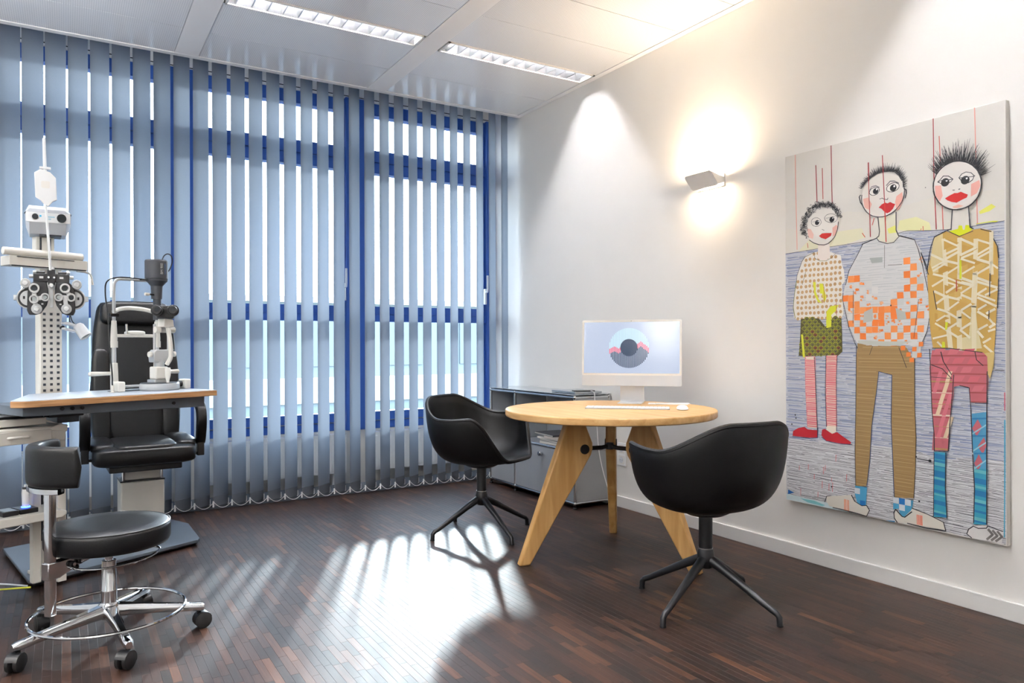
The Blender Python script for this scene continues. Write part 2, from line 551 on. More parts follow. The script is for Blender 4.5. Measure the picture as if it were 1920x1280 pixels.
for r_ in (1, 2):  # both rows are out of view; the rear one is added as fill
    for x0 in (-0.518, 0.722, 1.962):
        ceiling_light(x0, x0 + 1.086, *LY[r_], 'recessed louvre light in the %s, %s' % (('unseen row over the camera', 'unseen fill row added at the rear wall')[r_ - 1], {-0.518: 'first from the stool side', 0.722: 'middle of three', 1.962: 'ending at the painting wall'}[x0]))

# ================================================================== windows
PST = [(-1.81, -1.66), (-0.575, -0.425), (0.60, 0.755), (1.82, 1.975), (3.04, 3.10)]
glass = bpy.data.materials.new('window_glass'); glass.use_nodes = True; MATS['window_glass'] = glass
nt = glass.node_tree; nt.nodes.clear()
out = nt.nodes.new('ShaderNodeOutputMaterial'); tr = nt.nodes.new('ShaderNodeBsdfTransparent'); gl = nt.nodes.new('ShaderNodeBsdfGlossy')
tr.inputs[0].default_value = (0.93, 0.97, 0.98, 1); gl.inputs['Roughness'].default_value = 0.0
fz = nt.nodes.new('ShaderNodeFresnel'); fz.inputs[0].default_value = 1.25
ms = nt.nodes.new('ShaderNodeMixShader')
nt.links.new(fz.outputs[0], ms.inputs[0]); nt.links.new(tr.outputs[0], ms.inputs[1]); nt.links.new(gl.outputs[0], ms.inputs[2]); nt.links.new(ms.outputs[0], out.inputs[0])
for i in range(4):
    xa, xb = max(PST[i][1], XL), PST[i + 1][0]
    w = MB()
    w.bb((xa, YG - 0.03, 0.414), (xb, YG + 0.05, 0.470)); w.bb((xa + 0.02, YG - 0.045, 0.480), (xb - 0.02, YG + 0.03, 0.547))   # sill bar, lower sash bar
    w.bb((xa, YG - 0.03, 1.300), (xb, YG + 0.05, 1.362)); w.bb((xa, YG - 0.045, 1.244), (xb, YG + 0.03, 1.294))                 # middle transom
    w.bb((xa, YG - 0.03, 2.400), (xb, YG + 0.05, 2.478)); w.bb((xa, YG - 0.045, 2.486), (xb, YG + 0.03, 2.571))                 # upper transom
    w.bb((xa, YG - 0.03, 2.848), (xb, YG + 0.05, 2.945))                                                                         # head
    w.bb((xa, YG - 0.02, 1.29), (xb, YG + 0.03, 1.304)); w.bb((xa, YG - 0.02, 2.474), (xb, YG + 0.03, 2.49))                    # rebates
    for z0, z1 in ((0.547, 1.244), (1.362, 2.40), (2.571, 2.848)):
        w.bb((xa, YG - 0.03, z0), (xa + 0.03, YG + 0.04, z1)); w.bb((xb - 0.03, YG - 0.03, z0), (xb, YG + 0.04, z1))
    wo = struct(w.build('window_%d' % (i + 1), 'blue_frame', None, False))
    MB().bb((xa, YG - 0.01, 0.470), (xb, YG + 0.02, 0.480)).bb((xa, YG - 0.02, 2.571), (xb, YG - 0.012, 2.580)).build('seal', 'white_trim', wo, False)
    for z0, z1 in ((0.547, 1.244), (1.362, 2.40), (2.571, 2.848)):
        MB().bb((xa + 0.03, YG, z0), (xb - 0.03, YG + 0.004, z1)).build('pane', glass, wo, False)
    if i > 0:
        hd = MB().bb((xb - 0.02, YG - 0.075, 1.40), (xb - 0.004, YG - 0.045, 1.53)).tube([(xb - 0.012, YG - 0.07, 1.50), (xb - 0.012, YG - 0.1, 1.505), (xb - 0.012, YG - 0.105, 1.53), (xb - 0.012, YG - 0.105, 1.64)], 0.009, 8)
        hd.build('window_handle', 'white_plastic', wo)
for k, (a, c) in enumerate(PST):
    if c > XL + 0.02:
        struct(MB().bb((max(a, XL), YG - 0.07, 0.414), (c, YG + 0.06, 2.945)).build('window_%d' % (11 + k), 'blue_frame', None, True, bevel=0.004))
# radiators below the glazing
for i in range(1, 4):
    xa, xb = PST[i][1] + 0.02, PST[i + 1][0] - 0.03
    ro = thing('radiator', ['', 'white panel radiator behind the blind next to the examination chair', 'white panel radiator behind the blind between the two blue posts', 'white panel radiator behind the blind by the grey cabinet'][i], 'radiator', (xa, YG - 0.15, 0.0), 0, 'radiators under the windows')
    W = xb - xa
    pb = MB().bb((0, 0, 0.11), (W, 0.025, 0.39))
    for k in range(int(W / 0.04)):
        pb.bb((0.02 + k * 0.04, -0.006, 0.13), (0.04 + k * 0.04, 0.0, 0.37))
    pb.build('front_panel', 'radiator', ro, True, bevel=0.002)
    MB().bb((0, 0.06, 0.11), (W, 0.085, 0.39)).build('rear_panel', 'radiator', ro, False)
    MB().bb((-0.002, -0.005, 0.39), (W + 0.002, 0.09, 0.398)).build('grille', 'radiator', ro, False)
    for bx in (0.1, W - 0.14):
        MB().bb((bx, 0.085, 0.18), (bx + 0.04, 0.12, 0.35)).build('bracket', 'radiator', ro, False)
    for bx in (W - 0.04, W - 0.09):
        MB().cyl((bx, 0.04, 0), (bx, 0.04, 0.12), 0.009, 8).build('pipe', 'radiator', ro)
    MB().cyl((W - 0.04, 0.04, 0.09), (W - 0.04, -0.03, 0.09), 0.017, 12).build('valve', 'black_plastic', ro)

# ---- the world outside: street and the house across
mat('asphalt', '#4c5054', 0.9, var=0.1, vscale=0.5)
mat('render_pale', '#5f6b70', 0.9, var=0.04, vscale=0.3)
mat('render_band', '#a9aca8', 0.9)
mat('far_window', '#3f4c54', 0.2)
struct(MB().bb((-60, 6.2, -4.3), (80, 90, -4.2)).build('ground', 'asphalt', None, False))
ho = thing('apartment_house', 'pale long house with rows of windows across the street', 'building', (8, 26, -4.2))
MB().bb((-45, 0, 0), (45, 10, 6.75)).build('wall', 'render_pale', ho, False)
MB().bb((-45, -0.25, 6.75), (45, 10.2, 6.95)).build('cornice', 'render_band', ho, False)
MB().bb((-45, -0.12, 3.2), (45, 0, 4.1)).build('floor_band', 'render_band', ho, False)
wq = None
for fl in (1.0, 4.5):
    for k in range(-14, 15):
        m_ = MB().bb((-0.7, -0.06, 0), (0.7, 0.05, 1.7))
        if wq is None:
            wq = m_.build('house_window', 'far_window', ho, False); w_ = wq
        else:
            w_ = wq.copy(); COL.objects.link(w_)
        w_.location = (k * 3.0, 0, fl)

# ================================================================== vertical blind
bm_ = bpy.data.materials.new('blind_fabric'); bm_.use_nodes = True; MATS['blind_fabric'] = bm_
nt = bm_.node_tree; nt.nodes.clear()
out = nt.nodes.new('ShaderNodeOutputMaterial'); df = nt.nodes.new('ShaderNodeBsdfDiffuse'); tl = nt.nodes.new('ShaderNodeBsdfTranslucent'); ms = nt.nodes.new('ShaderNodeMixShader')
wv = nt.nodes.new('ShaderNodeTexNoise'); wv.inputs['Scale'].default_value = 1; tc = nt.nodes.new('ShaderNodeTexCoord'); mp = nt.nodes.new('ShaderNodeMapping'); mp.inputs['Scale'].default_value = (900, 900, 250)
rr = nt.nodes.new('ShaderNodeValToRGB'); rr.color_ramp.elements[0].color = rgb('#656a73'); rr.color_ramp.elements[1].color = rgb('#7b818b')
nt.links.new(tc.outputs['Object'], mp.inputs[0]); nt.links.new(mp.outputs[0], wv.inputs[0]); nt.links.new(wv.outputs[0], rr.inputs[0]); nt.links.new(rr.outputs[0], df.inputs[0])
tl.inputs[0].default_value = rgb('#98a0ab'); ms.inputs[0].default_value = 0.38
nt.links.new(df.outputs[0], ms.inputs[1]); nt.links.new(tl.outputs[0], ms.inputs[2]); nt.links.new(ms.outputs[0], out.inputs[0])
blind = thing('vertical_blind', 'grey fabric vertical slat blind hanging before the window wall', 'blind', (0, YB, 0))
MB().bb((XL + 0.02, -0.02, H + 0.08), (XW - 0.02, 0.02, H + 0.12)).build('headrail', 'white_trim', blind, False)
SLW, SLP, SLA = 0.127, 0.1124, 35.5
ZB, ZT = 0.035, H + 0.06
sg = MB()
nx = 7
def slat_pt(u, v):
    s_ = (u - 0.5) * SLW
    return (s_, 0.004 * (1 - (2 * u - 1) ** 2), ZB + v * (ZT - ZB))
sg.grid(slat_pt, nx, 3)
hem = MB().bb((-SLW / 2 + 0.004, -0.0035, ZB), (SLW / 2 - 0.004, 0.0005, ZB + 0.062))
clip = MB().bb((-SLW / 2 - 0.003, -0.004, ZB - 0.004), (-SLW / 2 + 0.004, 0.004, ZB + 0.035))
clip2 = MB().bb((SLW / 2 - 0.004, -0.004, ZB - 0.004), (SLW / 2 + 0.003, 0.004, ZB + 0.035))
# bead chain to the next slat, in the frame of this slat
ca, sa = math.cos(R(SLA)), math.sin(R(SLA))
nxt = (SLP * ca, -SLP * sa)
chn = MB()
a_ = Vector((-SLW / 2, -0.004, ZB + 0.03)); b_ = Vector((nxt[0] - SLW / 2, nxt[1] - 0.004, ZB + 0.03))
pts = []; rad = []
for k in range(61):
    t = k / 60
    q = a_.lerp(b_, t); q.z -= 0.045 * (1 - (2 * t - 1) ** 2) * 0.85
    pts.append(q); rad.append(0.0024 if k % 2 == 0 else 0.0011)
chn.tube(pts, rad, 5)
hook = MB().bb((-0.012, -0.003, ZT - 0.002), (0.012, 0.003, ZT + 0.02))
first = None
mat('blind_hem', '#5d6168', 0.8)
for k in range(-14, 29):
    xx = -0.1595 + SLP * k
    if xx < XL + 0.08:
        continue
    if first is None:
        s_ = sg.build('slat', bm_, blind)
        kids = [hem.build('weight_pocket', bm_, s_, False), clip.build('weight_clip', 'white_plastic', s_, False), clip2.build('weight_clip', 'white_plastic', s_, False), hook.build('hanger', 'white_plastic', s_, False)]
        ch = chn.build('bead_chain', 'white_plastic', s_)
        first = s_
    else:
        s_ = copy_tree(first, blind)
    s_.location = (xx, 0, 0)
    s_.rotation_euler = (0, 0, R(SLA))
# ================================================================== round table
TX, TY = 2.34, 2.92
tb = thing('round_table', 'round oak table on three tapered legs carrying the computer', 'table', (TX, TY, 0))
MB().lathe([(0.0001, 0.705), (0.516, 0.705), (0.523, 0.709), (0.525, 0.714), (0.525, 0.736), (0.5225, 0.740), (0.0001, 0.740)], 96).build('table_top', 'oak', tb, True, 30)
LEG = [(0.232, 0.705), (0.146, 0.705), (0.138, 0.655), (0.106, 0.575), (0.105, 0.545), (0.114, 0.515), (0.436, 0.0), (0.492, 0.0)]
for ang in (168, 49, -70):
    g = MB()
    n = len(LEG)
    # slab that thins from knee to foot
    def th(q):
        return 0.026 if q[1] > 0.5 else 0.021
    vs = [(q[0], -th(q), q[1]) for q in LEG] + [(q[0], th(q), q[1]) for q in LEG]
    g.add(vs, [tuple(range(n)), tuple(range(n, 2 * n))[::-1]] + [(i, (i + 1) % n, n + (i + 1) % n, n + i) for i in range(n)])
    l = g.build('leg', 'oak_leg', tb, True, 30, bevel=0.007, seg=3)
    l.rotation_euler = (0, 0, R(ang))
    MB().cyl((0.150, -0.031, 0.545), (0.150, 0.031, 0.545), 0.024, 24).build('bolt', 'black_metal', l, True, bevel=0.002)
    MB().tube([(0.13, 0, 0.545), (0.045, 0, 0.545), (0.0, 0, 0.553)], 0.011, 12).build('stretcher', 'black_metal', l)
MB().lathe([(0.0001, 0.535), (0.019, 0.535), (0.019, 0.567), (0.0001, 0.567)], 20).build('stretcher_hub', 'black_metal', tb)

# ================================================================== two shell armchairs
def sst(a, b, x):
    t = max(0.0, min(1.0, (x - a) / (b - a)))
    return t * t * (3 - 2 * t)
def rim(th):
    """rim of the shell; th = 0 front, 180 back (degrees, symmetric)"""
    a = abs(th)
    e = 2.45
    ca_, sa_ = math.cos(R(th)), math.sin(R(th))
    by = 0.255 if ca_ > 0 else 0.265
    rr_ = ((abs(sa_) / 0.290) ** e + (abs(ca_) / by) ** e) ** (-1 / e)
    z = 0.432 + 0.232 * sst(24, 70, a) - 0.012 * sst(65, 95, a) + 0.108 * sst(104, 160, a)
    fl = 1.0 + 0.03 * sst(40, 70, a) + 0.05 * sst(120, 170, a)
    if 30 < a < 70:
        rr_ *= 1.0 - 0.05 * math.sin((a - 30) / 40 * math.pi)
    return rr_ * fl, z
def shell_pt(u, v):
    th = -180 + 360 * u
    rr_, z = rim(th)
    zs = 0.418
    up = sst(24, 70, abs(th))
    p0 = (0.0, zs - 0.012); p1 = (rr_ * 0.62, zs - 0.014); p2 = (rr_ * (0.86 + 0.09 * up), zs + 0.012 - 0.03 * up); p3 = (rr_, z)
    t = v
    c0, c1, c2, c3 = (1 - t) ** 3, 3 * t * (1 - t) ** 2, 3 * t * t * (1 - t), t ** 3
    r_ = c0 * p0[0] + c1 * p1[0] + c2 * p2[0] + c3 * p3[0]
    z_ = c0 * p0[1] + c1 * p1[1] + c2 * p2[1] + c3 * p3[1]
    return (r_ * math.sin(R(th)), r_ * math.cos(R(th)), z_)
def make_armchair(label, loc, face, legrot):
    """face: world direction the sitter looks, degrees"""
    o = thing('shell_armchair', label, 'chair', loc, face - 90, 'black leather shell armchairs at the round table')
    NU, NV = 96, 22
    g = MB()
    vs = [shell_pt(0, 0)] + [shell_pt(i / NU, j / NV) for j in range(1, NV + 1) for i in range(NU)]
    fs = [(0, 1 + i, 1 + (i + 1) % NU) for i in range(NU)]
    for j in range(NV - 1):
        for i in range(NU):
            k = (i + 1) % NU
            fs.append((1 + j * NU + i, 1 + (j + 1) * NU + i, 1 + (j + 1) * NU + k, 1 + j * NU + k))
    g.add(vs, fs)
    sh = g.build('seat_shell', 'leather_matt', o, True, 80, solid=0.02)
    md = sh.modifiers.new('edges', 'BEVEL'); md.width = 0.006; md.segments = 2; md.limit_method = 'ANGLE'; md.angle_limit = R(50)
    # piping seam along the rim
    pts = []
    for i in range(NU):
        q = Vector(shell_pt(i / NU, 1.0)); q2 = Vector(shell_pt(i / NU, 0.94))
        d = (q - q2).normalized()
        pts.append(q + d * 0.001)
    MB().tube(pts, 0.0115, 8, closed=True).build('rim_piping', 'leather_matt', sh)
    MB().lathe([(0.0001, 0.372), (0.075, 0.375), (0.10, 0.388), (0.10, 0.398), (0.0001, 0.398)], 28).build('seat_plate', 'black_metal', o)
    MB().lathe([(0.0001, 0.20), (0.027, 0.20), (0.0275, 0.375), (0.0001, 0.375)], 24).build('column', 'black_metal', o)
    hb = MB().lathe([(0.0001, 0.155), (0.024, 0.158), (0.034, 0.18), (0.034, 0.215), (0.0285, 0.235), (0.0001, 0.235)], 24).build('hub', 'black_metal', o)
    MB().lathe([(0.0001, 0.235), (0.0288, 0.235), (0.0288, 0.239), (0.0001, 0.239)], 24).build('collar', 'chrome', hb)
    for k in range(4):
        a = R(legrot + 90 * k - (face - 90))
        d = Vector((math.cos(a), math.sin(a), 0))
        pts = [d * 0.015 + Vector((0, 0, 0.195)), d * 0.09 + Vector((0, 0, 0.158)), d * 0.19 + Vector((0, 0, 0.103)), d * 0.275 + Vector((0, 0, 0.056)), d * 0.298 + Vector((0, 0, 0.046)), d * 0.309 + Vector((0, 0, 0.034)), d * 0.3115 + Vector((0, 0, 0.0))]
        l = MB().tube(pts, [0.020, 0.0175, 0.0145, 0.012, 0.0118, 0.0115, 0.0115], 12).build('leg', 'black_metal', o)
        MB().lathe([(0.0001, 0.0), (0.0125, 0.0), (0.0125, 0.006), (0.0001, 0.006)], 12, Matrix.Translation(d * 0.3115)).build('foot_pad', 'rubber', l)
    return o
make_armchair('black leather shell armchair by the window, seen from the front', (2.01, 3.66, 0), -62, 2)
make_armchair('black leather shell armchair with its back to the camera, before the painting', (2.218, 2.153, 0), 84, 14)

# ================================================================== grey sideboard with chrome tubes
CX0, CX1, CY0, CY1, CZ0, CZ1, CZM = 2.800, 3.078, 3.850, 4.940, 0.035, 0.718, 0.372
cb = thing('metal_sideboard', 'grey metal sideboard with chrome tube frame against the white wall', 'cabinet', (0, 0, 0))
ym = CY0 + 0.735
rr0 = 0.0095
for y in (CY0, ym, CY1):
    for x in (CX0, CX1):
        MB().cyl((x, y, CZ0), (x, y, CZ1), rr0, 12).build('upright_tube', 'chrome', cb)
    for z in (CZ0, CZM, CZ1):
        MB().cyl((CX0, y, z), (CX1, y, z), rr0, 12).build('cross_tube', 'chrome', cb)
for x in (CX0, CX1):
    for z in (CZ0, CZM, CZ1):
        for a, c in ((CY0, ym), (ym, CY1)):
            MB().cyl((x, a, z), (x, c, z), rr0, 12).build('rail_tube', 'chrome', cb)
for y in (CY0, ym, CY1):
    for x in (CX0, CX1):
        for z in (CZ0, CZM, CZ1):
            MB().sphere((x, y, z), 0.0135, 12, 8).build('ball_joint', 'chrome', cb)
        MB().lathe([(0.0001, 0), (0.016, 0), (0.016, 0.006), (0.008, 0.012), (0.008, CZ0), (0.0001, CZ0)], 14, Matrix.Translation((x, y, 0))).build('foot', 'black_plastic', cb)
e = 0.008
for a, c in ((CY0, ym), (ym, CY1)):
    for z, nm in ((CZ0, 'bottom_panel'), (CZM, 'shelf_panel'), (CZ1, 'top_panel')):
        MB().bb((CX0 + e, a + e, z - 0.006), (CX1 - e, c - e, z + 0.006)).build(nm, 'cabinet_grey', cb, True, bevel=0.002)
    for z0, z1 in ((CZ0, CZM), (CZM, CZ1)):
        MB().bb((CX1 - 0.006, a + e, z0 + e), (CX1 + 0.004, c - e, z1 - e)).build('back_panel', 'cabinet_grey', cb, True, bevel=0.002)
    dr = MB().bb((CX0 - 0.006, a + 0.011, CZ0 + 0.011), (CX0 + 0.006, c - 0.011, CZM - 0.011)).build('flap_door', 'cabinet_grey', cb, True, bevel=0.002)
    k = MB().cyl((CX0 - 0.028, (a + c) / 2, CZM - 0.055), (CX0 - 0.005, (a + c) / 2, CZM - 0.055), 0.008, 14)
    k.lathe([(0.0001, 0), (0.014, 0.002), (0.016, 0.008), (0.014, 0.014), (0.0001, 0.015)], 18, Matrix.Translation((CX0 - 0.026, (a + c) / 2, CZM - 0.055)) @ Matrix.Rotation(R(-90), 4, 'Y'))
    k.build('knob', 'chrome', dr)
for y in (CY0, ym, CY1):
    for z0, z1 in ((CZ0, CZM), (CZM, CZ1)):
        MB().bb((CX0 + e, y - 0.006, z0 + e), (CX1 - e, y + 0.006, z1 - e)).build('side_panel', 'cabinet_grey', cb, True, bevel=0.002)
# glass sheet on top
gt = bpy.data.materials.new('clear_sheet'); gt.use_nodes = True; MATS['clear_sheet'] = gt
b = gt.node_tree.nodes['Principled BSDF']; b.inputs['Base Color'].default_value = rgb('#b7c0c6'); b.inputs['Roughness'].default_value = 0.06; b.inputs['Metallic'].default_value = 0.3
MB().bb((CX0 - 0.008, CY0 - 0.008, CZ1 + 0.0135), (CX1 + 0.008, ym, CZ1 + 0.0185)).build('glass_top', gt, cb, True, bevel=0.001)
MB().bb((CX0 - 0.008, ym + 0.001, CZ1 + 0.0135), (CX1 + 0.008, CY1 + 0.008, CZ1 + 0.0185)).build('glass_top', gt, cb, True, bevel=0.001)
ZTOP = CZ1 + 0.019
# magazines in the open bay
mat('magazine_dark', '#45444a', 0.35, var=0.5, vscale=9)
mat('magazine_pink', '#e6cfca', 0.35, var=0.06, vscale=7)
mat('magazine_white', '#d9d6d2', 0.35, var=0.12, vscale=6)
mat('page_block', '#e4e0d8', 0.8, var=0.08, vscale=200, stretch=(1, 1, 8))
zz = CZM + 0.0075
mags = [('magazine_white', 'white magazine at the bottom of the pile in the sideboard', 4.16, 2, 0.016), ('magazine_dark', 'magazine with a dark photo cover lying in the sideboard', 4.17, -4, 0.014),
        ('magazine_white', 'pale magazine in the middle of the sideboard pile', 4.19, 3, 0.012), ('magazine_pink', 'pink covered magazine leaning out at the front of the sideboard pile', 4.10, 6, 0.012), ('magazine_dark', 'dark grey magazine on top of the sideboard pile', 4.24, -6, 0.011)]
for mt, lb, yy, rz_, t in mags:
    mo = thing('magazine', lb, 'magazine', (CX0 + 0.125, yy, zz), rz_, 'magazines in the open bay of the sideboard')
    MB().bb((-0.10, -0.135, 0.001), (0.10, 0.135, t - 0.001)).build('pages', 'page_block', mo, False)
    cv = MB()
    for z0, z1 in ((0, 0.001), (t - 0.001, t)):
        cv.bb((-0.104, -0.138, z0), (0.104, 0.138, z1))
    cv.bb((-0.104, -0.139, 0), (0.104, -0.138, t))
    cv.build('cover', mt, mo, False)
    zz += t + 0.0005
# things lying on the sideboard
lp = thing('laptop', 'flat closed silver laptop lying on the grey sideboard', 'laptop', (2.945, 4.03, ZTOP), 86)
MB().prism(rrect(-0.155, -0.107, 0.155, 0.107, 0.012), 'z', 0.0015, 0.009).build('base', 'brushed', lp, True, bevel=0.0015)
MB().prism(rrect(-0.155, -0.107, 0.155, 0.107, 0.012), 'z', 0.0095, 0.0145).build('lid', 'brushed', lp, True, bevel=0.0015)
MB().bb((-0.13, -0.09, 0), (-0.11, 0.09, 0.0016)).bb((0.11, -0.09, 0), (0.13, 0.09, 0.0016)).build('foot_strip', 'rubber', lp, False)
ph = thing('smartphone', 'black phone lying on the closed laptop on the sideboard', 'phone', (2.93, 3.93, ZTOP + 0.0147), 70)
MB().prism(rrect(-0.035, -0.072, 0.035, 0.072, 0.009), 'z', 0, 0.0065).build('body', 'black_plastic', ph, True, bevel=0.0015)
MB().prism(rrect(-0.032, -0.069, 0.032, 0.069, 0.007), 'z', 0.0065, 0.0071).build('display', 'black_gloss', ph, False)
cbl = spline([(2.96, 3.90, ZTOP + 0.018), (2.95, 3.86, ZTOP + 0.017), (2.945, 3.832, ZTOP + 0.006), (2.945, 3.826, ZTOP - 0.04), (2.95, 3.815, 0.55), (2.96, 3.80, 0.35), (2.99, 3.76, 0.15), (3.03, 3.72, 0.01)], 8)
tag(MB().tube(cbl, 0.0028, 6).build('charging_cable', 'white_plastic', None), 'thin white cable hanging over the near end of the sideboard', 'cable')

# ================================================================== computer and desk things
ZT_ = 0.7403
im = thing('desktop_computer', 'slim all-in-one computer with a striped eye on its screen', 'computer', (2.655, 3.125, ZT_), -48.0)
mat('imac_silver', '#d3d6d9', 0.4)
mat('imac_chin', '#cacfd4', 0.45)
mat('screen_border', '#e9e8e4', 0.25)
TL = Matrix.Rotation(R(-4), 4, 'X')
MS = Matrix.Translation((0, 0.0, 0.275)) @ TL
W2, Hh = 0.2735, 0.182
MB().prism(rrect(-W2, -Hh, W2, Hh, 0.010), 'y', 0.0, 0.0115).build('body', 'imac_silver', im, True, bevel=0.001, M=MS)
MB().prism(rrect(-W2 + 0.001, -Hh + 0.0575, W2 - 0.001, Hh - 0.001, 0.009), 'y', -0.0012, 0.0).build('glass_front', 'screen_border', im, True, M=MS)
MB().prism(rrect(-W2 + 0.001, -Hh + 0.001, W2 - 0.001, -Hh + 0.0565, 0.009), 'y', -0.001, 0.0).build('chin', 'imac_chin', im, True, M=MS)
sm = vcol_mat('screen_print', 0.15, 'paint', 0.42)
_b = sm.node_tree.nodes['Principled BSDF']
for _l in list(_b.inputs['Base Color'].links): sm.node_tree.links.remove(_l)
_b.inputs['Base Color'].default_value = (0.01, 0.01, 0.012, 1)
SX, SZ0, SZ1 = 0.2615, -Hh + 0.069, Hh - 0.0125
dp = MB()
dp.bb((-SX, -0.0016, SZ0), (SX, -0.0012, SZ1), '#b3bfd6')
cxs, czs, rs = -0.0115, (SZ0 + SZ1) / 2 - 0.002, 0.110
prof = [0.0, 0.004, 0.008, 0.012, 0.010, 0.006, 0.001, 0.006, 0.012, 0.016, 0.02, 0.02, 0.02, 0.02, 0.02, 0.02, 0.018, 0.02, 0.024, 0.028, 0.034, 0.040, 0.034, 0.026, 0.022, 0.016, 0.006]
for k in range(27):
    xb_ = (k - 13) * 0.0081
    h = math.sqrt(max(0, rs * rs - xb_ * xb_))
    if h < 0.004: h = 0.012
    zp = -0.004 + prof[k]
    zr = zp - 0.027
    w_ = 0.0027
    def bar(z0, z1, c, k_=0):
        z0 = max(z0, -h); z1 = min(z1, h)
        if z1 > z0: dp.bb((cxs + xb_ - w_, -0.0019, czs + z0), (cxs + xb_ + w_, -0.0016, czs + z1), c)
    bar(zp, h, '#bfe3f0'); bar(zr, zp, '#ee6b80'); bar(-h, zr, '#1d3859')
dp.prism([(cxs + 0.0475 * math.cos(R(a)), czs + 0.002 + 0.0475 * math.sin(R(a))) for a in range(0, 360, 8)], 'y', -0.0023, -0.0019, '#1c3858')
dp.build('display', sm, im, False, M=MS)
MB().cyl((0, -0.0018, Hh - 0.006), (0, -0.001, Hh - 0.006), 0.002, 12).build('webcam', 'black_gloss', im, M=MS)
MB().prism([(0.018, -0.05), (0.024, -0.05), (0.060, -0.272), (0.040, -0.274), (-0.075, -0.274), (-0.075, -0.2705), (0.034, -0.2695), (0.0425, -0.262)], 'x', -0.065, 0.065).build('stand', 'imac_silver', im, True, 30, M=Matrix.Translation((0, 0, 0.2745)))
MB().cyl((0, 0.008, 0.21), (0, 0.03, 0.215), 0.02, 16).build('hinge', 'imac_silver', im)

kb = thing('keyboard', 'flat white keyboard with a number pad on the round table', 'keyboard', (2.415, 2.872, ZT_), -43.5)
KW, KD = 0.209, 0.0575
MB().prism(rrect(-KW, -KD, KW, KD, 0.009), 'z', 0.0, 0.0045).build('tray', 'brushed', kb, True, bevel=0.001)
kk = None
for r_ in range(6):
    n = 21
    for c_ in range(n):
        if c_ == 14 or (c_ == 18): pass
        x_ = -KW + 0.0115 + c_ * (2 * KW - 0.023) / (n - 1)
        y_ = -KD + 0.0125 + r_ * (2 * KD - 0.025) / 5
        if r_ == 0 and 4 <= c_ <= 8:
            if c_ != 6: continue
            MB().prism(rrect(x_ - 0.047, y_ - 0.0078, x_ + 0.047, y_ + 0.0078, 0.002), 'z', 0.0045, 0.0068).build('space_bar', 'white_plastic', kb, False)
            continue
        if kk is None:
            kk = MB().prism(rrect(-0.0085, -0.0078, 0.0085, 0.0078, 0.002, 2), 'z', 0.0045, 0.0068).build('key', 'white_plastic', kb, False); q_ = kk
        else:
            q_ = kk.copy(); COL.objects.link(q_)
        q_.location = (x_, y_, 0)
ms_ = thing('computer_mouse', 'white low computer mouse beside the keyboard', 'mouse', (2.60, 2.675, ZT_), -40)
def mpt(u, v):
    a = 2 * math.pi * u
    s_ = math.sin(v * math.pi / 2)
    rx_, ry_ = 0.0285, 0.0565
    px_ = abs(math.cos(a)) ** 0.8 * (1 if math.cos(a) > 0 else -1); py_ = abs(math.sin(a)) ** 0.8 * (1 if math.sin(a) > 0 else -1)
    return (rx_ * px_ * s_, ry_ * py_ * s_, 0.003 + 0.018 * math.sqrt(max(0, 1 - s_ ** 2.6)))
MB().grid(mpt, 28, 9, True).build('shell', 'white_plastic', ms_, True, 70)
MB().lathe([(0.0001, 0.0), (0.9, 0.0), (1.0, 0.0032), (0.0001, 0.0032)], 28, Matrix.Diagonal((0.0275, 0.0555, 1, 1))).build('underside', 'grey_plastic', ms_)
for i_, (lx, ly, lr, lb) in enumerate(((2.775, 2.965, -42, 'white folded paper lying behind the mouse on the round table'), (2.79, 2.945, -36, 'white card lying on the folded paper on the round table'))):
    z0 = ZT_ + i_ * 0.0021
    po = thing('paper_sheet', lb, 'paper', (lx, ly, z0), lr)
    w_, d_ = (0.105, 0.05) if i_ == 0 else (0.09, 0.035)
    MB().bb((-w_, -d_, 0), (w_, d_, 0.001)).build('lower_leaf', 'page_block', po, False)
    MB().prism([(-d_, 0.001), (d_, 0.001), (d_, 0.0014), (0, 0.002), (-d_, 0.0018)], 'x', -w_ + 0.004, w_ - 0.002).build('upper_leaf', 'white_plastic', po, False)

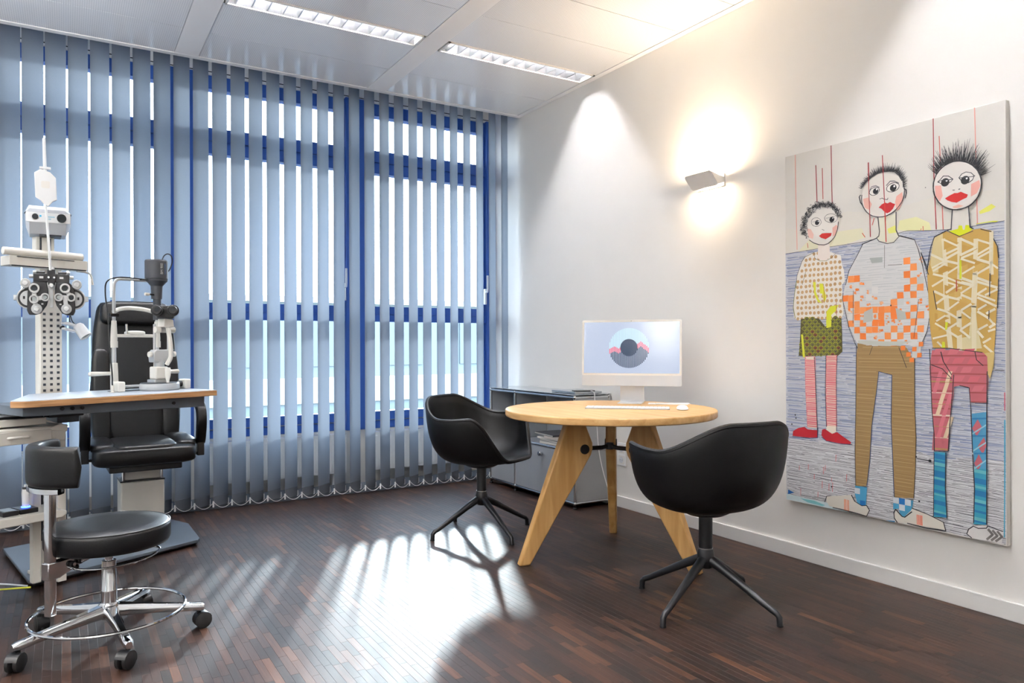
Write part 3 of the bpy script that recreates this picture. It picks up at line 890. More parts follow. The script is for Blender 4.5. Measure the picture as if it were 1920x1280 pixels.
# ================================================================== wall lamp
def make_wall_lamp(label, loc, rz, power, colour):
    wl = thing('wall_lamp', label, 'wall lamp', loc, rz, 'folded white wall lamps')
    MB().prism([(-0.1 + 0.0, -0.035), (0.1, -0.035), (0.1, 0.035), (-0.1, 0.035)], 'x', -0.008, 0.0).build('wall_plate', 'white_gloss', wl, True, bevel=0.002)
    a_ = Vector((-0.112, 0, 0.040)); b_ = Vector((-0.050, 0, -0.034))
    up_ = (a_ - b_); hl = up_.length / 2; mid = (a_ + b_) / 2
    MF = Matrix.Translation(mid) @ Matrix.Rotation(math.atan2(up_.x, up_.z), 4, 'Y')
    MB().prism(rrect(-0.1, -hl, 0.1, hl, 0.016), 'x', -0.002, 0.002).build('front_plate', 'white_gloss', wl, True, M=MF)
    MB().add([(-0.106, 0.098, 0.034), (-0.052, 0.098, -0.030), (0, 0.098, -0.012), (0, 0.098, 0.012)], [(0, 1, 2, 3)]).build('end_cheek', 'white_gloss', wl, False, solid=0.003)
    MB().add([(-0.106, -0.098, 0.034), (-0.052, -0.098, -0.030), (0, -0.098, -0.012), (0, -0.098, 0.012)], [(0, 1, 2, 3)]).build('end_cheek', 'white_gloss', wl, False, solid=0.003)
    MB().cyl((-0.05, -0.055, 0.0), (-0.05, 0.055, 0.0), 0.006, 12).build('halogen_tube', 'lamp_glow', wl)
    wl_d = bpy.data.lights.new('wall_lamp_light', 'AREA'); wl_d.energy = power; wl_d.color = colour; wl_d.shape = 'RECTANGLE'; wl_d.size = 0.12; wl_d.size_y = 0.03
    wo_ = bpy.data.objects.new('wall_lamp_light', wl_d); COL.objects.link(wo_); wo_.parent = wl; wo_.location = (-0.045, 0, 0.018); wo_.rotation_euler = (R(180), 0, R(90))
    wd2 = wl_d.copy(); wd2.energy = power * 0.3
    wo2 = bpy.data.objects.new('wall_lamp_light', wd2); COL.objects.link(wo2); wo2.parent = wl; wo2.location = (-0.03, 0, -0.012); wo2.rotation_euler = (0, 0, R(90))
    return wl
make_wall_lamp('white folded metal wall lamp glowing above the table', (XW, 2.955, 1.965), 0, 6.0, (1.0, 0.76, 0.52))
for y_, w_ in ((-0.4, 'nearest the rear wall'), (1.2, 'middle of three'), (2.8, 'nearest the blind')):  # copies of the lamp, added out of view to brighten ceiling and room
    make_wall_lamp('unseen white folded lamp added for fill on the wall opposite the painting, ' + w_, (XL, y_, 1.965), 180, 38.0, (1.0, 0.965, 0.93))

# ================================================================== socket on the wall
so = thing('wall_socket', 'white double wall socket low on the wall behind the table leg', 'socket', (XW, 3.735, 0.345))
MB().prism(rrect(-0.041, -0.075, 0.041, 0.075, 0.006), 'x', -0.010, 0.0).build('frame', 'white_plastic', so, True, bevel=0.002)
for z in (-0.035, 0.035):
    ins = MB().prism(rrect(-0.027, z - 0.027, 0.027, z + 0.027, 0.004), 'x', -0.0125, -0.010).build('insert', 'white_trim', so, True)
    MB().lathe([(0.0001, 0.0), (0.020, 0.0), (0.020, 0.0008), (0.0001, 0.0008)], 24, Matrix.Translation((-0.0125, 0, z)) @ Matrix.Rotation(R(-90), 4, 'Y')).build('well', 'grey_plastic', ins)
    for dy in (-0.0095, 0.0095):
        MB().cyl((-0.014, dy, z), (-0.0132, dy, z), 0.0025, 8).build('contact_hole', 'dark_gap', ins)
# ================================================================== painting on the wall
# every stroke is a flat patch of paint, measured in millimetres on the canvas (across, up)
PAINT = [
('g','p','#dcd8cf',[3,1350,159,1302,221,1347,338,1382,466,1354,636,1367,746,1380,1001,1364,1001,1242,892,1237,821,1235,731,1241,620,1254,412,1231,220,1228,-1,1222]),
('g','p','#e0ddbf',[159,1293,347,1295,412,1294,430,1250,318,1229,220,1228,74,1226]),
('g','p','#e4e2ae',[587,1303,660,1308,715,1276,723,1242,620,1254,578,1264]),
('g','p','#e3e26a',[910,1292,955,1314,971,1301,948,1287,913,1281]),
('g','p','#dfe04e',[899,1246,961,1248,981,1245,971,1241,899,1238]),
('g','p','#c3c6cf',[-3,1222,220,1228,412,1231,620,1254,731,1241,821,1235,892,1237,1001,1242,1004,326,865,319,731,306,622,330,380,320,236,317,0,306]),
('g','p','#c9c9cc',[0,306,236,317,380,320,622,330,731,306,865,319,1004,326,1003,7,864,5,620,6,437,4,1,-7]),
('g','hatch','#4a5470',5.5,1.1,[-3,1222,220,1228,412,1231,620,1254,731,1241,821,1235,892,1237,1001,1242,1004,326,865,319,731,306,622,330,380,320,236,317,0,306],1),
('g','hatch','#8d96b4',17,5.0,[-3,1222,220,1228,412,1231,620,1254,731,1241,821,1235,892,1237,1001,1242,1004,326,865,319,731,306,622,330,380,320,236,317,0,306],2),
('g','hatch','#2c2d38',6.0,1.5,[0,306,236,317,380,320,622,330,731,306,865,319,1004,326,1003,7,864,5,620,6,437,4,1,-7],3),
('g','hatch','#eeeef0',13,2.0,[0,306,236,317,380,320,622,330,731,306,865,319,1004,326,1003,7,864,5,620,6,437,4,1,-7],4),
('g','p','#cfe0e2',[1,31,102,27,254,25,336,15,335,2,212,-1,-1,-5]),
('g','p','#7fc3c8',[80,21,160,23,220,12,203,5,124,8]),
('g','p','#1d63ae',[11,52,48,42,10,28]),
('g','p','#3c86c0',[522,2,562,8,562,0,522,-2]),
('g','l','#2e3040',2,[-3,1222,220,1228,412,1231,620,1254,731,1241,821,1235,892,1237,1001,1242]),
('g','l','#3aa0c4',5,[1000,482,999,221,997,34]),
('g','l','#d0566a',4,[1000,587,1000,519]),
('g','l','#d24a52',2.2,[78,179,77,158]),
('g','l','#d24a52',2.2,[129,194,128,167]),
('g','l','#d24a52',2.2,[222,201,221,175]),
('g','l','#d24a52',2.2,[212,192,211,158]),
('g','l','#d24a52',2.2,[162,151,161,126]),
('g','l','#d24a52',2.2,[205,124,204,90]),
('g','l','#d24a52',2.2,[255,148,254,127]),
('g','l','#d24a52',2.2,[241,118,240,86]),
('g','l','#d24a52',2.2,[260,127,259,82]),
('g','l','#d24a52',2.2,[278,258,277,227]),
('g','l','#d24a52',2.2,[333,175,332,143]),
('g','l','#d24a52',2.2,[85,70,84,35]),
('g','l','#d24a52',2.2,[182,69,181,44]),
('g','disc','#101014',4,[55,425]),
('g','disc','#101014',4,[59,410]),
('g','disc','#101014',4,[35,378]),
('g','disc','#101014',4,[656,297]),
('g','disc','#101014',4,[669,112]),
('g','disc','#101014',4,[255,105]),
('g','disc','#101014',2,[700,1424]),
('g','l','#e5a297',4.0,[60,1702,64,1462,69,1236]),
('g','l','#8f2a30',4.0,[176,1627,182,1451]),
('g','l','#b54042',4.0,[211,1606,214,1459]),
('g','l','#8f2a30',4.0,[258,1702,263,1429]),
('g','l','#9c3036',4.0,[446,1583,450,1381,454,1251]),
('g','l','#a02f35',4.0,[733,1703,735,1467,744,1245]),
('g','l','#c9665e',4.0,[757,1625,766,1407,772,1241]),
('g','l','#e0958b',4.0,[895,1703,900,1471,904,1246]),
('g','l','#c85a52',4.0,[128,1261,131,1238]),
('g','l','#d0504a',3,[472,1330,463,1301]),
('g','l','#d0504a',3,[414,1272,428,1252]),
('g','l','#d0504a',3,[682,1256,680,1250]),
('g','l','#d0504a',3,[689,1265,690,1246]),
('a','p','#e6e2d9',[131,1206,168,1213,181,1213,253,1204,269,1197,308,1182,311,1150,323,1111,328,1063,313,1046,316,993,320,914,309,889,185,893,74,889,49,904,48,960,54,1022,66,1084,62,1050,68,1108,97,1175,114,1195]),
('a','dots','#bd986b',23,8.2,[131,1206,168,1213,181,1213,253,1204,269,1197,308,1182,311,1150,323,1111,328,1063,313,1046,316,993,320,914,309,889,185,893,74,889,49,904,48,960,54,1022,66,1084,62,1050,68,1108,97,1175,114,1195]),
('a','p','#d9dc3c',[158,1070,174,1069,174,1022,189,987,208,966,185,974,166,1009]),
('a','p','#d9dc3c',[193,1061,212,1059,231,991,220,965,208,1013,197,1013]),
('a','p','#d8db35',[231,925,253,950,294,955,283,929,257,910,257,851,231,848]),
('a','l','#9c3a33',2.5,[218,1046,220,968]),
('a','l','#9c3a33',2.5,[283,969,284,883]),
('a','l','#3b3a22',2.5,[62,1050,68,1108,97,1175,114,1195,164,1211]),
('a','l','#4d5a2a',2.5,[118,1122,98,1062]),
('a','l','#6d7a2a',3,[66,1084,54,1022,46,953,57,900]),
('a','p','#4d4a22',[90,896,189,896,231,848,257,884,264,898,309,892,313,817,314,738,290,718,230,719,113,714,77,716,85,806]),
('a','scales',[90,896,189,896,231,848,257,884,264,898,309,892,313,817,314,738,290,718,230,719,113,714,77,716,85,806]),
('a','p','#d9dc3c',[229,885,257,884,257,854,231,848]),
('a','p','#d3d83a',[90,820,102,819,113,709,101,709]),
('a','p','#e8ddd4',[187,1245,249,1244,251,1181,223,1165,185,1181]),
('a','l','#3a3430',2.0,[164,1211,170,1182,197,1168,229,1165,253,1174,281,1194]),
('a','l','#8f8f52',2,[197,1168,229,1165]),
('a','p','#db7b83',[112,713,165,715,170,710,172,615,179,372,124,370,114,545]),
('a','stripes','#eadbc5',8.5,2.6,[112,713,165,715,170,710,172,615,179,372,124,370,114,545],11),
('a','p','#db7b83',[228,719,287,722,283,619,285,389,229,380,226,550]),
('a','stripes','#eadbc5',8.5,2.6,[228,719,287,722,283,619,285,389,229,380,226,550],11),
('a','p','#e6dccb',[115,711,162,713,161,700,121,701]),
('a','p','#e6dccb',[229,387,281,392,282,366,259,353,229,364]),
('a','l','#2a2a38',3,[165,710,170,615,179,393,179,325]),
('a','l','#2a2a38',3,[287,720,282,619,282,369]),
('a','l','#2a2a38',3,[228,718,224,550,229,384]),
('a','p','#b7202c',[43,345,71,362,108,372,128,361,180,362,179,328,136,322,40,321]),
('a','p','#b7202c',[206,368,221,373,259,353,285,364,317,346,357,325,353,316,303,313,221,319,202,341]),
('a','l','#32406a',3.5,[40,317,136,319,181,327,183,373]),
('a','l','#32406a',3,[202,334,228,317,303,311,360,315]),
('a','p','#e3dfd8',[136,1374,157,1396,181,1410,230,1411,266,1405,289,1375,296,1336,291,1306,277,1273,257,1257,233,1243,205,1242,177,1251,144,1271,125,1303,123,1336]),
('a','p','#e8bfb2',[127,1331,148,1325,164,1298,160,1277,135,1287]),
('a','p','#e6b5a8',[265,1316,285,1327,292,1319,281,1282,265,1274]),
('a','curls','#23242c',[123,1296,102,1306,95,1328,102,1349,108,1370,106,1393,123,1397,136,1417,148,1433,173,1429,186,1441,214,1437,238,1433,262,1429,278,1412,293,1392,301,1370,306,1355],16),
('a','curls','#33343e',[119,1318,114,1351,123,1379,144,1394,136,1395,165,1412,177,1428,206,1427,230,1423,254,1423,277,1405,289,1382],14),
('a','curls','#1c1d24',[110,1312,108,1341,112,1362,119,1387,132,1407,157,1424,181,1435,214,1431,246,1428,270,1417,285,1397,297,1374],13),
('a','l','#2a2a30',3.2,[296,1340,291,1306,277,1273,261,1257,241,1245,221,1241,193,1245,164,1257,139,1274]),
('a','p','#c02a26',[193,1287,209,1297,230,1296,261,1292,257,1279,229,1267,205,1276]),
('a','l','#4a4a50',2,[205,1351,203,1344,198,1339,191,1335,182,1334,173,1335,164,1339,157,1344,152,1351,151,1359,152,1366,157,1371,164,1375,173,1376,183,1375,191,1371,199,1365,203,1358,205,1351]),
('a','l','#4a4a50',2,[291,1357,289,1350,283,1344,274,1341,263,1340,252,1342,241,1346,231,1352,225,1359,223,1367,226,1374,232,1379,241,1382,252,1383,264,1381,275,1377,284,1371,289,1364,291,1357]),
('a','disc','#15151a',12,[183,1352]),
('a','disc','#15151a',13,[262,1355]),
('a','disc','#e8e8ea',3,[190,1357]),
('a','disc','#e8e8ea',3,[267,1361]),
('a','l','#7a7a80',1.5,[156,1358,197,1359]),
('a','l','#7a7a80',1.5,[230,1365,285,1369]),
('a','l','#3a3a40',2,[209,1316,218,1311,222,1311]),
('b','p','#9c7f52',[391,777,428,770,510,764,579,765,617,758,643,714,652,705,651,646,652,511,658,376,654,241,647,121,559,110,555,261,546,434,552,638,492,651,482,570,458,408,448,247,433,138,379,129,376,292,381,492,385,714]),
('b','stripes','#8a6e45',11,1.4,[391,777,428,770,510,764,579,765,617,758,643,714,652,705,651,646,652,511,658,376,654,241,647,121,559,110,555,261,546,434,552,638,492,651,482,570,458,408,448,247,433,138,379,129,376,292,381,492,385,714],5),
('b','stripes','#b59a6c',19,2.0,[391,777,428,770,510,764,579,765,617,758,643,714,652,705,651,646,652,511,658,376,654,241,647,121,559,110,555,261,546,434,552,638,492,651,482,570,458,408,448,247,433,138,379,129,376,292,381,492,385,714],6),
('b','l','#26242c',3,[653,722,652,511,658,376,654,241,647,121]),
('b','l','#26242c',3,[385,764,381,492,376,292,379,129]),
('b','l','#283f66',3.5,[433,138,448,247,458,408,482,570,492,651,552,638,548,434,555,261,561,111]),
('b','l','#26242c',2.5,[464,765,449,726]),
('b','l','#26242c',3,[584,758,617,672]),
('b','l','#2a2830',3,[379,129,433,133]),
('b','l','#2a2830',3,[559,106,645,113]),
('b','p','#d3d3d3',[419,1222,487,1241,537,1209,593,1237,654,1213,684,1159,706,1031,720,953,719,877,705,819,682,778,645,769,579,765,510,764,428,770,386,780,348,859,330,924,316,980,332,1058,360,1125]),
('b','hatch','#bfc2c4',12,3,[419,1222,487,1241,537,1209,593,1237,654,1213,684,1159,706,1031,720,953,719,877,705,819,682,778,645,769,579,765,510,764,428,770,386,780,348,859,330,924,316,980,332,1058,360,1125],9),
('b','checks',[419,1222,487,1241,537,1209,593,1237,654,1213,684,1159,706,1031,720,953,719,877,705,819,682,778,645,769,579,765,510,764,428,770,386,780,348,859,330,924,316,980,332,1058,360,1125]),
('b','p','#aab0ae',[450,1156,511,1154,511,1131,461,1131]),
('b','p','#b9bab6',[423,916,465,933,465,875,418,867]),
('b','p','#b4b8b2',[570,928,613,908,618,880,579,872]),
('b','p','#c0c4bd',[391,789,525,784,645,783,579,766,510,764,397,775]),
('b','l','#8a8c86',3,[521,1205,520,1106]),
('b','l','#60605a',2,[536,1116,599,1113]),
('b','disc','#20202a',3.5,[549,940]),
('b','p','#d6d3cf',[645,769,682,778,677,717,640,710]),
('b','p','#e97f35',[643,760,662,761,661,742,642,741]),
('b','p','#e97f35',[664,735,683,736,682,717,663,716]),
('b','p','#e97f35',[617,737,637,738,636,719,616,718]),
('b','p','#e97f35',[593,765,613,766,612,746,592,745]),
('b','p','#e97f35',[631,714,651,715,650,696,630,695]),
('b','p','#e97f35',[671,781,690,782,689,763,670,762]),
('b','p','#e97f35',[721,946,740,946,739,928,720,928]),
('b','l','#2b2b32',3.5,[487,1241,419,1222,390,1172,349,1107,332,1044]),
('b','l','#2b2b32',3,[330,924,316,980,319,1005]),
('b','l','#2b2b32',2.8,[330,924,348,849,378,777,391,755]),
('b','l','#2b2b32',3.2,[593,1237,654,1213,670,1170,688,1100,712,985]),
('b','l','#2b2b32',3.2,[681,1157,706,1094,714,1061]),
('b','l','#3a3a40',2.8,[721,953,721,904,705,823,687,783]),
('b','l','#4a4c42',2.5,[371,1016,369,868]),
('b','l','#3c3c40',2.5,[671,960,650,797]),
('b','p','#dfdcc8',[492,1333,573,1333,576,1253,591,1239,566,1215,537,1209,508,1219,485,1240,495,1261]),
('b','p','#dfe07a',[534,1274,570,1285,576,1253,541,1253]),
('b','l','#35353c',4,[491,1333,498,1267,495,1248,482,1239,414,1221]),
('b','l','#35353c',4,[574,1342,574,1263,585,1238,650,1214]),
('b','l','#35353c',3,[485,1240,495,1225,534,1210,563,1212,591,1238]),
('b','p','#e2ddd6',[612,1427,610,1411,606,1395,599,1380,589,1367,577,1355,564,1345,548,1337,532,1332,515,1330,498,1331,481,1335,465,1341,450,1351,438,1362,428,1376,420,1391,415,1408,414,1425,415,1442,420,1458,428,1474,438,1488,451,1499,466,1509,482,1516,498,1520,516,1521,533,1520,549,1515,564,1508,578,1499,590,1487,599,1474,606,1459,610,1443]),
('b','p','#e6b3a6',[420,1424,445,1426,462,1394,452,1368,428,1384]),
('b','p','#e6aca0',[576,1409,602,1423,606,1386,589,1352,576,1348,570,1386]),
('b','l','#3a3a42',4,[606,1459,610,1443,612,1427,610,1411,606,1395,599,1380,589,1367,577,1355,564,1345,548,1337,532,1332,515,1330,498,1331,481,1335,465,1341,450,1351,438,1362,428,1376,420,1391,415,1408,414,1425,415,1442]),
('b','spikes','#1c1c22',[410,1473,422,1490,446,1508,466,1519,493,1530,519,1532,545,1528,574,1521,592,1501,605,1480,608,1458,608,1443],34,[515,1426],1),
('b','spikes','#2a2a30',[416,1478,435,1499,459,1514,489,1526,519,1528,545,1525,570,1517,589,1497,602,1474],26,[515,1426],2),
('b','l','#2c2c34',4.5,[409,1444,402,1436,408,1410,420,1393]),
('b','l','#2c2c34',4.5,[608,1437,619,1429,620,1414,615,1395]),
('b','p','#e8e6e0',[498,1450,497,1444,493,1439,487,1434,479,1432,471,1431,463,1433,457,1437,453,1441,451,1447,453,1453,457,1459,463,1463,471,1465,479,1466,487,1464,493,1461,497,1456]),
('b','l','#3c3c42',3,[498,1450,497,1444,493,1439,487,1434,479,1432,471,1431,463,1433,457,1437,453,1441,451,1447,453,1453,457,1459,463,1463,471,1465,479,1466,487,1464,493,1461,497,1456,498,1450]),
('b','p','#e8e6e0',[589,1452,587,1445,582,1439,575,1435,566,1432,556,1431,546,1433,538,1437,533,1442,532,1449,533,1455,538,1461,546,1466,556,1469,566,1469,575,1467,583,1463,587,1458]),
('b','l','#3c3c42',3,[589,1452,587,1445,582,1439,575,1435,566,1432,556,1431,546,1433,538,1437,533,1442,532,1449,533,1455,538,1461,546,1466,556,1469,566,1469,575,1467,583,1463,587,1458,589,1452]),
('b','l','#6a6a70',3,[452,1456,462,1471,482,1472,499,1461]),
('b','l','#6a6a70',4,[530,1463,548,1479,567,1476,586,1464]),
('b','disc','#121217',13,[481,1448]),
('b','disc','#121217',15,[562,1448]),
('b','disc','#f0f0f0',4,[486,1455]),
('b','disc','#f0f0f0',4.5,[567,1454]),
('b','p','#b8252a',[495,1373,509,1385,525,1390,536,1385,548,1389,560,1381,571,1376,560,1357,547,1346,534,1342,522,1350,508,1366]),
('b','l','#3a3a40',3,[499,1410,512,1412,518,1407,535,1401,538,1408]),
('b','l','#a02f35',4,[513,1600,517,1506,522,1400]),
('b','l','#c4392f',4,[522,1400,525,1319,529,1219]),
('b','l','#a83a3c',3.5,[446,1582,449,1456,453,1345,455,1250]),
('b','p','#4b9cc4',[378,131,436,132,432,83,430,51,391,43,375,95]),
('b','sockcheck',[378,131,436,132,432,83,430,51,391,43,375,95]),
('b','p','#4b9cc4',[557,105,646,111,641,76,611,33,590,36,580,65,557,57]),
('b','sockcheck',[557,105,646,111,641,76,611,33,590,36,580,65,557,57]),
('b','p','#dcd6ca',[231,57,320,76,358,86,375,62,406,46,433,51,447,32,433,3,391,8,319,10,245,13,229,32]),
('b','l','#26242a',3.5,[220,27,231,57,254,64]),
('b','l','#26242a',4,[358,86,375,59,410,45,433,51,447,32,433,3]),
('b','l','#26242a',4,[262,10,319,10,391,6,433,2]),
('b','p','#dcd6ca',[568,57,590,34,604,32,639,71,638,78,706,65,771,45,780,15,706,11,612,9,567,4,560,28]),
('b','l','#26242a',4,[576,3,562,20,560,44,568,59,597,34,608,33,639,62]),
('b','l','#26242a',4,[638,78,706,65,771,45,780,11,706,7,620,10]),
('b','l','#f0701f',3,[324,60,324,11]),
('b','l','#f0602a',3.5,[662,55,663,14]),
('b','l','#f0701f',3,[330,60,331,11]),
('b','l','#f0602a',3.5,[669,55,670,14]),
('b','l','#f0701f',3,[337,60,338,11]),
('b','l','#f0602a',3.5,[675,55,677,14]),
('b','l','#f0701f',3,[344,59,345,11]),
('b','l','#f0602a',3.5,[682,55,683,14]),
('c','p','#dcd8d0',[811,1313,874,1319,880,1233,892,1224,835,1204,786,1230,806,1234]),
('c','p','#d7dd17',[793,1229,832,1234,835,1247,848,1245,851,1228,858,1227,861,1245,874,1243,878,1231,892,1226,867,1211,835,1204]),
('c','p','#c49f51',[737,1213,785,1231,838,1203,890,1223,918,1224,957,1210,961,1178,979,1143,980,1113,981,1018,976,935,974,885,968,772,962,722,924,738,896,742,835,746,788,755,731,757,725,795,718,849,708,1066,724,1141]),
('c','p','#d3c18d',[737,1213,772,1224,774,1171,776,1069,732,1064,721,1100,724,1145]),
('c','p','#d4c89c',[881,897,899,896,905,836,921,755,839,751,831,794,872,802]),
('c','l','#ddd3b4',18,[774,1202,781,1104,784,971,793,839,801,759]),
('c','l','#ddd3b4',18,[838,1198,838,1055,835,881,837,751]),
('c','l','#ddd3b4',18,[900,1186,897,1050,891,922,892,751]),
('c','l','#ddd3b4',18,[957,1208,955,1087,957,1045]),
('c','tri',[777,1197,836,1194,898,1161,957,1162,974,1072,968,960,966,835,964,739,797,759,740,773,728,974,723,1073,755,1151]),
('c','l','#e0d9c2',9,[777,1197,828,1167]),
('c','l','#e0d9c2',9,[842,1193,896,1161]),
('c','l','#e0d9c2',9,[906,1181,953,1160]),
('c','l','#e0d9c2',9,[776,1135,834,1157]),
('c','l','#e0d9c2',9,[842,1128,898,1150]),
('c','l','#e0d9c2',9,[904,1122,957,1149]),
('c','l','#e0d9c2',9,[781,1117,834,1142]),
('c','l','#e0d9c2',9,[844,1115,898,1133]),
('c','l','#e0d9c2',9,[906,1109,957,1133]),
('c','l','#e0d9c2',9,[724,1143,776,1113,830,1095]),
('c','l','#e0d9c2',9,[842,1113,894,1091]),
('c','l','#e0d9c2',9,[904,1105,953,1085,978,1064]),
('c','l','#e0d9c2',9,[728,1086,776,1108]),
('c','l','#e0d9c2',9,[732,1073,781,1099]),
('c','l','#e0d9c2',9,[785,1055,834,1083]),
('c','l','#e0d9c2',9,[848,1052,893,1076]),
('c','l','#e0d9c2',9,[903,1047,955,1074]),
('c','l','#e0d9c2',9,[732,1061,780,1046]),
('c','l','#e0d9c2',9,[785,1044,831,1020,881,1004]),
('c','l','#e0d9c2',9,[842,1037,889,1016]),
('c','l','#e0d9c2',9,[903,1032,953,1009]),
('c','l','#e0d9c2',9,[728,1010,776,1036]),
('c','l','#e0d9c2',9,[785,1024,827,1008]),
('c','l','#e0d9c2',9,[844,1019,889,1005]),
('c','l','#e0d9c2',9,[903,1017,976,989]),
('c','l','#e0d9c2',9,[784,980,827,1008]),
('c','l','#e0d9c2',9,[842,974,889,1003]),
('c','l','#e0d9c2',9,[905,968,937,987]),
('c','l','#e0d9c2',9,[933,962,976,981]),
('c','l','#e0d9c2',9,[736,990,780,967,833,951]),
('c','l','#e0d9c2',9,[842,970,885,948]),
('c','l','#e0d9c2',9,[903,968,968,939]),
('c','l','#e0d9c2',9,[745,938,780,962]),
('c','l','#e0d9c2',9,[905,955,972,918]),
('c','l','#e0d9c2',9,[789,909,833,940]),
('c','l','#e0d9c2',9,[844,907,881,929]),
('c','l','#e0d9c2',9,[907,906,937,924]),
('c','l','#e0d9c2',9,[937,890,968,906]),
('c','l','#e0d9c2',9,[749,917,784,905,827,877]),
('c','l','#e0d9c2',9,[844,902,877,875]),
('c','l','#e0d9c2',9,[905,900,945,873,966,847]),
('c','l','#e0d9c2',9,[745,866,780,887]),
('c','l','#e0d9c2',9,[793,834,833,859]),
('c','l','#e0d9c2',9,[841,829,879,854]),
('c','l','#e0d9c2',9,[909,828,941,846]),
('c','l','#e0d9c2',9,[948,835,968,849]),
('c','l','#e0d9c2',9,[740,858,784,830,831,799]),
('c','l','#e0d9c2',9,[839,829,876,798]),
('c','l','#e0d9c2',9,[905,823,925,798]),
('c','l','#e0d9c2',9,[731,795,788,808]),
('c','l','#e0d9c2',9,[749,782,771,759]),
('c','l','#e0d9c2',9,[925,776,952,793]),
('c','l','#e0d9c2',9,[929,768,964,735]),
('c','l','#e0d9c2',9,[944,821,968,829]),
('c','p','#d0d630',[838,1109,846,1108,846,1032,838,1033]),
('c','p','#d0d630',[782,861,793,861,788,830,781,830]),
('c','p','#d0d630',[769,782,780,781,782,748,767,751]),
('c','l','#2e2e34',4,[807,1237,785,1231,739,1213,724,1172,718,1141,708,1075]),
('c','l','#2e2e34',4,[683,1154,714,1061]),
('c','l','#2e2e34',3,[734,992,747,915]),
('c','l','#2e2e34',4,[965,1178,979,1147,983,1103]),
('c','l','#2e2e34',3,[982,1022,979,910]),
('c','l','#2e2e34',3,[952,1045,950,957]),
('c','l','#2e2e34',3,[948,902,947,869]),
('c','l','#2e2e34',3,[918,1221,957,1206]),
('c','l','#2e2e34',3,[788,1233,838,1203,890,1217]),
('c','l','#b0402f',4,[826,1030,827,984]),
('c','p','#cdb574',[923,735,967,742,964,686,950,635,944,654,920,704]),
('c','p','#b9636b',[728,747,797,748,926,739,941,723,944,622,939,546,880,542,874,600,837,606,815,600,812,557,795,438,792,339,726,334,733,419,724,559,717,673]),
('c','argyle','#9c4a48',[728,747,797,748,926,739,941,723,944,622,939,546,880,542,874,600,837,606,815,600,812,557,795,438,792,339,726,334,733,419,724,559,717,673]),
('c','plaid',[724,636,806,633,812,584,799,438,790,338,735,332,730,445,724,559]),
('c','p','#4a92b8',[883,497,939,508,938,337,940,287,895,277,886,369]),
('c','diamonds','#b85f68',[883,497,939,508,938,337,940,287,895,277,886,369]),
('c','p','#3391ac',[736,328,785,331,780,185,786,67,732,60]),
('c','bands','#1c70a3',42,18,[736,328,785,331,780,185,786,67,732,60],20),
('c','bands','#63b0b8',61,10,[736,328,785,331,780,185,786,67,732,60],30),
('c','p','#3391ac',[892,280,941,287,937,69,888,62]),
('c','bands','#1c70a3',42,18,[892,280,941,287,937,69,888,62],21),
('c','bands','#63b0b8',61,10,[892,280,941,287,937,69,888,62],31),
('c','l','#29262e',3.5,[718,751,721,673,727,499,735,405,736,332]),
('c','l','#29262e',3.5,[815,649,810,584,799,451,792,339]),
('c','l','#29262e',3.5,[837,606,871,600]),
('c','l','#29262e',3.5,[874,600,880,510,886,344]),
('c','l','#29262e',3.5,[941,666,938,464,937,72]),
('c','l','#29262e',3.5,[735,325,732,63]),
('c','l','#29262e',3.5,[782,331,780,185,786,64]),
('c','l','#29262e',3.5,[886,337,893,204,889,68]),
('c','l','#29262e',3.5,[728,755,797,755,923,739]),
('c','l','#29262e',3.5,[896,742,902,710,926,688]),
('c','l','#29262e',3.5,[724,687,770,671,806,633]),
('c','l','#29262e',3.5,[764,741,774,701,806,649]),
('c','l','#29262e',3,[967,672,1002,670]),
('c','l','#29262e',3,[662,292,716,289]),
('c','disc','#101014',6,[718,289]),
('c','l','#29262e',2.5,[733,328,792,337]),
('c','l','#29262e',2.5,[721,636,806,633]),
('c','p','#d8d6d4',[888,55,936,68,945,58,997,56,991,11,936,8,876,4,862,17,870,38]),
('c','l','#29262e',3.5,[882,6,863,18,870,38,888,54,906,49,936,56,942,66,994,56]),
('c','l','#77726f',9,[942,54,959,36,939,14]),
('c','l','#77726f',9,[958,53,976,35,955,14]),
('c','l','#77726f',9,[975,53,992,35,971,14]),
('c','p','#e1dcd6',[923,1398,921,1381,917,1366,911,1351,902,1339,891,1328,878,1319,863,1314,848,1311,831,1311,815,1313,799,1319,784,1328,770,1339,758,1352,749,1368,741,1384,737,1402,736,1419,737,1436,742,1453,749,1468,759,1481,771,1491,785,1499,800,1504,816,1507,832,1506,848,1502,864,1495,878,1486,891,1475,902,1462,911,1447,918,1431,922,1414]),
('c','p','#e3a79c',[743,1423,767,1419,774,1376,762,1355,745,1381]),
('c','p','#e3a79c',[884,1403,915,1414,919,1390,905,1363,883,1354]),
('c','p','#e8b8a8',[813,1326,836,1331,855,1322,836,1317,816,1319]),
('c','spikes','#1f1f24',[745,1474,757,1492,774,1502,794,1508,817,1509,839,1506,862,1499,884,1486,902,1469,918,1446,925,1431],95,[833,1393],3),
('c','spikes','#303036',[752,1486,771,1501,794,1508,817,1509,839,1506,862,1499,884,1486,899,1471,915,1450],85,[833,1380],4),
('c','spikes','#141418',[745,1474,757,1492,774,1502,794,1508,817,1509,839,1506,862,1499,884,1486,902,1469,918,1446,925,1431],45,[833,1393],5),
('c','l','#2b2b30',5,[923,1398,921,1381,917,1366,911,1351,902,1339,891,1328,878,1319,863,1314,848,1311,831,1311,815,1313,799,1319,784,1328,770,1339,758,1352,749,1368,741,1384,737,1402,736,1419,737,1436,742,1453,749,1468,759,1481,771,1491,785,1499,800,1504,816,1507,832,1506,848,1502,864,1495,878,1486,891,1475,902,1462,911,1447,918,1431,922,1414,923,1398]),
